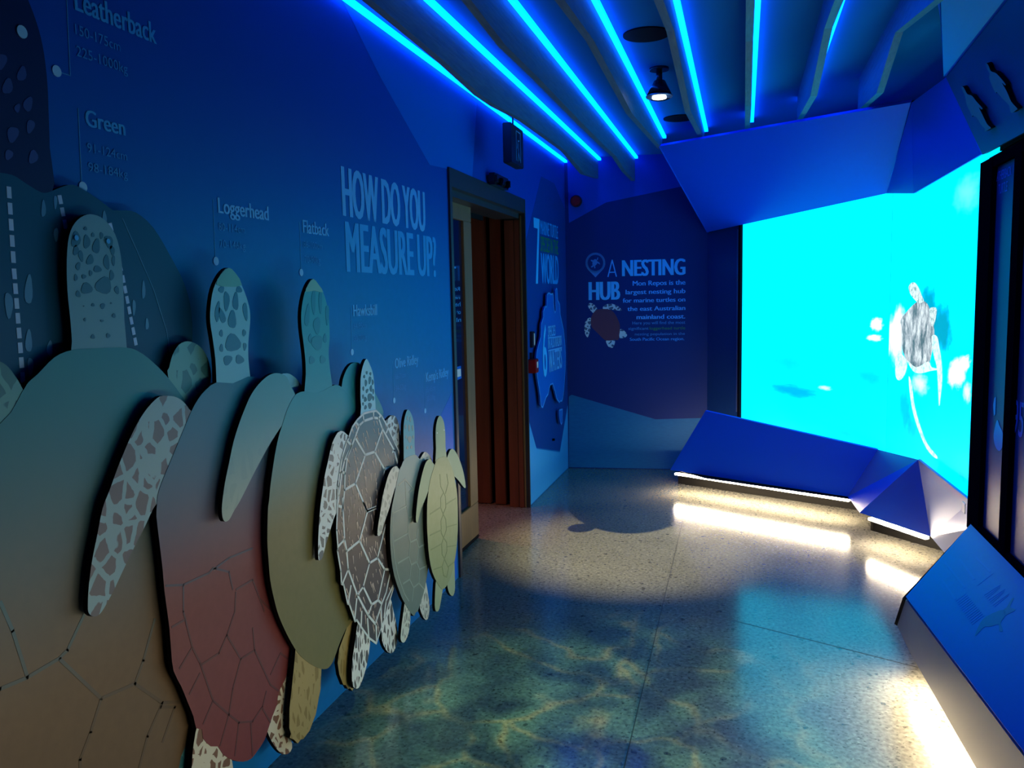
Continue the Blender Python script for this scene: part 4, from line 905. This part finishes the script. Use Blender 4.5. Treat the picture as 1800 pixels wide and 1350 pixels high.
# ------------------------------------------------------------------ back wall artwork
nh = empty('wall_heading', WB.at((1090, 480))); tag(nh, 'A NESTING HUB heading with nesting text beneath it, on the back wall', 'wall lettering')
KC = lambda pts: cv(pts, 1000, 400, 5.624)
bm = bmesh.new(); strokes_bm(bm, WB, [KC([(386,488),(428,322),(470,486)]), KC([(400,443),(458,441)])], 0.010, 0.0012); bm_obj('heading_letter', bm, M['text'], nh)
word('heading_line', WB, 'NESTING', 1093.3, 485.9, 457.3, 1205, M['text_cyan'], nh, 0.06)
word('heading_line', WB, 'HUB', 1034.7, 528, 496, 1090.3, M['text_cyan'], nh, 0.06)
for t, xl, yb, yt, xr in (('Mon Repos is the', 1112, 502.2, 493.9, 1205), ('largest nesting hub', 1099.6, 517.4, 509.4, 1205), ('for marine turtles on', 1094.6, 532, 524.5, 1204.8),
                          ('the east Australian', 1102.8, 546.6, 539, 1204.8), ('mainland coast.', 1118.8, 561, 553.3, 1204.6)):
    word('text_line', WB, t, xl, yb, yt, xr, M['text'], nh, 0.05)
for t, xl, yb, yt, xr, mm in (('Here you will find the most', 1111.7, 570.5, 565, 1204.5, 'text_dim'), ('significant', 1104.6, 580, 575, 1140, 'text_dim'), ('loggerhead turtle', 1142, 579.6, 574.4, 1204.5, 'text_green'),
                          ('nesting population in the', 1116, 589.6, 585, 1204, 'text_dim'), ('South Pacific Ocean region.', 1107, 599, 593.8, 1203, 'text_mid')):
    word('text_line', WB, t, xl, yb, yt, xr, M[mm], nh, 0.0 if mm != 'text_mid' else 0.04)
pin = empty('map_pin', WB.at((1046, 470))); tag(pin, 'blue map pin symbol with small turtle inside, left of the NESTING heading', 'wall symbol')
bm = bmesh.new()
def ringpx(cx, cy, rx, ry, n, a0=0, a1=360): return [(cx + rx*math.cos(math.radians(a0+(a1-a0)*i/n)), cy + ry*math.sin(math.radians(a0+(a1-a0)*i/n))) for i in range(n+1)]
strokes_bm(bm, WB, [ringpx(1046.6, 462, 15.5, 16, 40)], 0.018, 0.0012)
prism_bm(bm, [WB.at(p) for p in [(1034, 474.5), (1040, 478.5), (1046.6, 480), (1053, 478.5), (1059, 474.5), (1046.8, 487.5)]], WB.N*0.0012)
bm_obj('pin_outline', bm, M['pin'], pin)
sheet('turtle_symbol', WB, [smooth(KC([(232,352),(240,325),(258,312),(275,320),(282,340),(275,362),(255,380),(238,378)]), 2), smooth(KC([(275,320),(283,298),(290,295),(286,318)]), 2), smooth(KC([(240,325),(222,318),(216,328),(232,338)]), 2),
      smooth(KC([(280,335),(300,345),(308,365),(296,358),(280,350)]), 2), smooth(KC([(238,370),(218,388),(226,395),(246,382)]), 2), smooth(KC([(258,378),(262,402),(252,402),(248,380)]), 2)], M['pin'], pin)
tb = empty('wall_turtle', WB.at((1066, 575))); tag(tb, 'flat swimming turtle graphic with dark maroon shell on the back wall', 'wall graphic')
bf = spotted('back wall turtle skin', (0.05, 0.11, 0.2), (0.50, 0.66, 0.72), 30, 0.14, 1, 1)
nd = bf.node_tree.nodes['Mapping']; nd.inputs['Scale'].default_value = (1, 0, 1)
for nm_, pts in (('flipper', [(335,795),(350,770),(375,758),(430,755),(480,775),(500,790),(525,820),(470,818),(400,808),(350,812)]), ('head', [(190,770),(198,752),(215,746),(250,762),(280,805),(262,830),(240,845),(200,800)]),
                ('flipper', [(218,895),(190,898),(170,920),(158,950),(154,1020),(165,1060),(185,1085),(200,1050),(210,1010),(216,960)]), ('hind_flipper', [(505,1010),(530,1008),(552,1025),(575,1060),(565,1080),(545,1090),(500,1088)]),
                ('hind_flipper', [(368,1110),(452,1112),(445,1170),(430,1188),(412,1190),(395,1180),(380,1160)])):
    sheet(nm_, WB, [smooth(KC(pts), 3)], bf, tb, 0.0012)
sheet('shell', WB, [smooth(KC([(240,845),(270,818),(300,808),(350,805),(400,810),(435,830),(460,860),(485,910),(502,955),(505,1010),(498,1060),(488,1112),(450,1108),(430,1115),(370,1117),(330,1090),(300,1060),(255,1015),(230,990),(218,950),(218,900)]), 2)], mat('maroon shell print', (0.10, 0.03, 0.07), 0.5), tb, 0.0016)

# ------------------------------------------------------------------ small wall and ceiling fittings
ex = empty('exit_sign', (-1.275, 4.6, 2.26)); tag(ex, 'dark hanging exit sign box with running figure outline above the doorway', 'exit sign')
box('sign_box', -1.30, -1.25, 4.47, 4.73, 2.255, 2.475, M['dark_plastic'], ex, 0.004)
cyl('hanging_rod', (-1.275, 4.6, 2.475), (-1.275, 4.6, ZC), 0.005, M['dark_plastic'], ex, 8)
EP = Plane((-1.2495, 0), (-1.2495, 1)); bm = bmesh.new()
def yz(*p): return [EP.pt(u, z) for u, z in p]
def line3(bm, pts, wd=0.006, th=0.001):
    for a, b in zip(pts, pts[1:]):
        d = (b-a).normalized(); n = d.cross(EP.N)*wd/2; prism_bm(bm, [a+n, a-n, b-n, b+n], EP.N*th)
line3(bm, yz((4.57, 2.28), (4.57, 2.445), (4.66, 2.445), (4.66, 2.28)))
line3(bm, yz((4.60, 2.28), (4.615, 2.33), (4.605, 2.39), (4.635, 2.40))); line3(bm, yz((4.615, 2.33), (4.645, 2.29))); line3(bm, yz((4.59, 2.35), (4.61, 2.40)))
bm_obj('running_figure', bm, M['text_dim'], ex)
ds = empty('door_sensor', (-D, 4.85, 2.2)); tag(ds, 'small black motion sensor on the wall above the doorway', 'motion sensor')
box('sensor_body', -D, -D+0.065, 4.70, 5.02, 2.175, 2.245, M['dark_plastic'], ds, 0.015)
cyl('sensor_lens', (-D+0.06, 4.78, 2.20), (-D+0.075, 4.78, 2.195), 0.022, M['black_gloss'], ds, 16)
cyl('sensor_lens', (-D+0.06, 4.93, 2.20), (-D+0.075, 4.93, 2.195), 0.022, M['black_gloss'], ds, 16)
cd = empty('card_reader', (-D, 5.74, 1.2)); tag(cd, 'slim black card reader on the wall right of the doorway', 'card reader')
box('reader_body', -D, -D+0.022, 5.655, 5.72, 1.145, 1.26, M['dark_plastic'], cd, 0.003)
box('reader_face', -D+0.022, -D+0.025, 5.695, 5.715, 1.16, 1.245, M['white'], cd)
bg = empty('call_point', (-D, 5.7, 1.0)); tag(bg, 'red emergency call point box on the wall below the card reader', 'call point')
box('box_body', -D, -D+0.055, 5.60, 5.69, 0.965, 1.065, M['red'], bg, 0.004)
box('label_plate', -D+0.055, -D+0.0565, 5.635, 5.672, 1.00, 1.045, M['white'], bg)
box('cable_stub', -D, -D+0.02, 5.64, 5.655, 1.065, 1.11, M['dark_plastic'], bg)
sd = WB.at((1013, 354)); so = empty('fire_sounder', sd); tag(so, 'round red fire alarm sounder high on the back wall near the corner', 'alarm sounder')
cyl('sounder_base', sd, sd + WB.N*0.03, 0.05, M['dark_plastic'], so, 24); cyl('sounder_horn', sd + WB.N*0.03, sd + WB.N*0.075, 0.048, M['red'], so, 24, 0.036)
for k, (x, y, lab) in enumerate(((-0.43, 3.83, 'round recessed ceiling speaker ring nearer the camera, between two fins'), (-0.42, 5.66, 'round recessed ceiling speaker ring farther away, past the spotlight'))):
    bm = bmesh.new(); cyl_bm(bm, (x, y, ZC-0.006), (x, y, ZC), 0.105, 32)
    o = bm_obj('ceiling_speaker', bm, M['black']); tag(o, lab, 'ceiling speaker', 'recessed ceiling speakers')
LPX, LPY = -0.43, 4.41
sp_ = empty('ceiling_spotlight', (LPX, LPY, ZC)); tag(sp_, 'small black adjustable ceiling spotlight with bright lens between two fins', 'spotlight')
cyl('mount_plate', (LPX, LPY, ZC-0.012), (LPX, LPY, ZC), 0.05, M['dark_plastic'], sp_, 20)
cyl('stem', (LPX, LPY, 2.60), (LPX, LPY, ZC-0.012), 0.016, M['dark_plastic'], sp_, 10)
cyl('lamp_head', (LPX, LPY+0.015, 2.605), (LPX, LPY, 2.53), 0.030, M['dark_plastic'], sp_, 28, 0.066)
cyl('lamp_rim', (LPX, LPY, 2.53), (LPX, LPY, 2.523), 0.070, M['steel'], sp_, 28, 0.068)
cyl('lamp_lens', (LPX, LPY, 2.5229), (LPX, LPY, 2.518), 0.036, M['lens'], sp_, 24)

# ------------------------------------------------------------------ lamps
def aim(o, loc, target):
    o.location = loc; d = Vector(target) - Vector(loc); o.rotation_euler = d.to_track_quat('-Z', 'Y').to_euler()
def spot(name, loc, tgt, power, col, ang, blend=0.3, r=0.02):
    l = bpy.data.lights.new(name, 'SPOT'); l.energy = power; l.color = col; l.spot_size = math.radians(ang); l.spot_blend = blend; l.shadow_soft_size = r
    o = bpy.data.objects.new(name, l); COL.objects.link(o); aim(o, loc, tgt); return o
# spotlight throwing a pool of warm light with a turtle-shaped gobo edge
g1 = spot('pool_spot', (LPX, LPY-0.01, 2.50), (-0.64, 4.72, 0), 400, (1.0, 0.86, 0.48), 42, 0.8, 0.008)
# ripple projector over the foreground floor
g2 = spot('ripple_projector', (-0.35, 2.3, 2.40), (-0.36, 2.62, 0), 310, (0.62, 1.0, 0.66), 52, 0.8, 0.01)
# added lamp without a fitting, warming the lower part of the turtle wall
g3 = spot('added_warm_fill', (0.15, 4.6, 2.42), (-D, 2.2, 0.10), 5, (1.0, 0.74, 0.45), 50, 1.0, 0.03)
def gobo(o, build):
    l = o.data; l.use_nodes = True; nt = l.node_tree; em = nt.nodes.get('Emission')
    tc = nt.nodes.new('ShaderNodeTexCoord'); sp = nt.nodes.new('ShaderNodeSeparateXYZ'); nt.links.new(tc.outputs['Normal'], sp.inputs[0])
    dv = []
    for a in (0, 1):
        m = nt.nodes.new('ShaderNodeMath'); m.operation = 'DIVIDE'; nt.links.new(sp.outputs[a], m.inputs[0]); nt.links.new(sp.outputs[2], m.inputs[1]); dv.append(m)
    cb = nt.nodes.new('ShaderNodeCombineXYZ'); nt.links.new(dv[0].outputs[0], cb.inputs[0]); nt.links.new(dv[1].outputs[0], cb.inputs[1])
    build(nt, cb.outputs[0], em)
def ripple(nt, v, em):
    nz = nt.nodes.new('ShaderNodeTexNoise'); nz.inputs['Scale'].default_value = 3.5; nz.inputs['Detail'].default_value = 3
    nt.links.new(v, nz.inputs['Vector'])
    mx = nt.nodes.new('ShaderNodeMix'); mx.data_type = 'VECTOR'; mx.inputs[0].default_value = 0.32
    nt.links.new(v, mx.inputs[4]); nt.links.new(nz.outputs['Color'], mx.inputs[5])
    vo = nt.nodes.new('ShaderNodeTexVoronoi'); vo.feature = 'DISTANCE_TO_EDGE'; vo.inputs['Scale'].default_value = 8.0
    nt.links.new(mx.outputs[1], vo.inputs['Vector'])
    r = nt.nodes.new('ShaderNodeValToRGB'); e = r.color_ramp.elements
    e[0].position = 0.0; e[0].color = (1.5, 1.05, 0.55, 1); e[1].position = 0.5; e[1].color = (0.10, 0.26, 0.26, 1)
    k = r.color_ramp.elements.new(0.022); k.color = (0.80, 0.80, 0.50, 1); k = r.color_ramp.elements.new(0.06); k.color = (0.36, 0.60, 0.50, 1)
    nt.links.new(vo.outputs['Distance'], r.inputs[0])
    n2 = nt.nodes.new('ShaderNodeTexNoise'); n2.inputs['Scale'].default_value = 9.5; n2.inputs['Detail'].default_value = 6; nt.links.new(v, n2.inputs['Vector'])
    r2 = nt.nodes.new('ShaderNodeValToRGB'); r2.color_ramp.elements[0].position = 0.42; r2.color_ramp.elements[0].color = (0.13, 0.20, 0.20, 1)
    r2.color_ramp.elements[1].position = 0.60; r2.color_ramp.elements[1].color = (1, 1, 1, 1); nt.links.new(n2.outputs[0], r2.inputs[0])
    m = nt.nodes.new('ShaderNodeMix'); m.data_type = 'RGBA'; m.blend_type = 'MULTIPLY'; m.inputs[0].default_value = 1
    nt.links.new(r.outputs[0], m.inputs[6]); nt.links.new(r2.outputs[0], m.inputs[7]); nt.links.new(m.outputs[2], em.inputs['Color'])
gobo(g2, ripple)
def turtle_edge(nt, v, em):
    bpy.context.view_layer.update()
    Mi = g1.matrix_world.inverted() if g1.matrix_world.translation.length > 0 else (Matrix.Translation(g1.location) @ g1.rotation_euler.to_matrix().to_4x4()).inverted()
    def loc(px):
        q = Mi @ on_z(px[0], px[1]); return Vector((q.x/q.z, q.y/q.z))
    last = None
    for (cx, cy, rx, ry, dx, dy) in ((1108, 872, 112, 66, 0, 0), (1022, 928, 24, 7, 6, -3), (1200, 921, 38, 5.5, 6, 0), (1110, 820, 260, 50, 0, 0)):
        c = loc((cx, cy)); a = loc((cx + rx, cy + dy)) - c; b = loc((cx + dx, cy + ry)) - c
        K = Matrix(((a.x, b.x), (a.y, b.y))).inverted()
        sub = nt.nodes.new('ShaderNodeVectorMath'); sub.operation = 'SUBTRACT'; sub.inputs[1].default_value = (c.x, c.y, 0); nt.links.new(v, sub.inputs[0])
        cb = nt.nodes.new('ShaderNodeCombineXYZ')
        for k in (0, 1):
            d = nt.nodes.new('ShaderNodeVectorMath'); d.operation = 'DOT_PRODUCT'; d.inputs[1].default_value = (K[k][0], K[k][1], 0)
            nt.links.new(sub.outputs[0], d.inputs[0]); nt.links.new(d.outputs['Value'], cb.inputs[k])
        ln = nt.nodes.new('ShaderNodeVectorMath'); ln.operation = 'LENGTH'; nt.links.new(cb.outputs[0], ln.inputs[0])
        mr = nt.nodes.new('ShaderNodeMapRange'); mr.inputs[1].default_value = 0.985; mr.inputs[2].default_value = 1.015
        mr.inputs[3].default_value = 0.06; nt.links.new(ln.outputs['Value'], mr.inputs[0])
        if last is None: last = mr.outputs[0]
        else:
            mn = nt.nodes.new('ShaderNodeMath'); mn.operation = 'MINIMUM'; nt.links.new(last, mn.inputs[0]); nt.links.new(mr.outputs[0], mn.inputs[1]); last = mn.outputs[0]
    nt.links.new(last, em.inputs['Strength'])
gobo(g1, turtle_edge)
spot('lobby_lamp', (-2.05, 4.9, 2.27), (-1.72, 5.0, 0), 70, (1.0, 0.26, 0.13), 40, 0.9, 0.05)
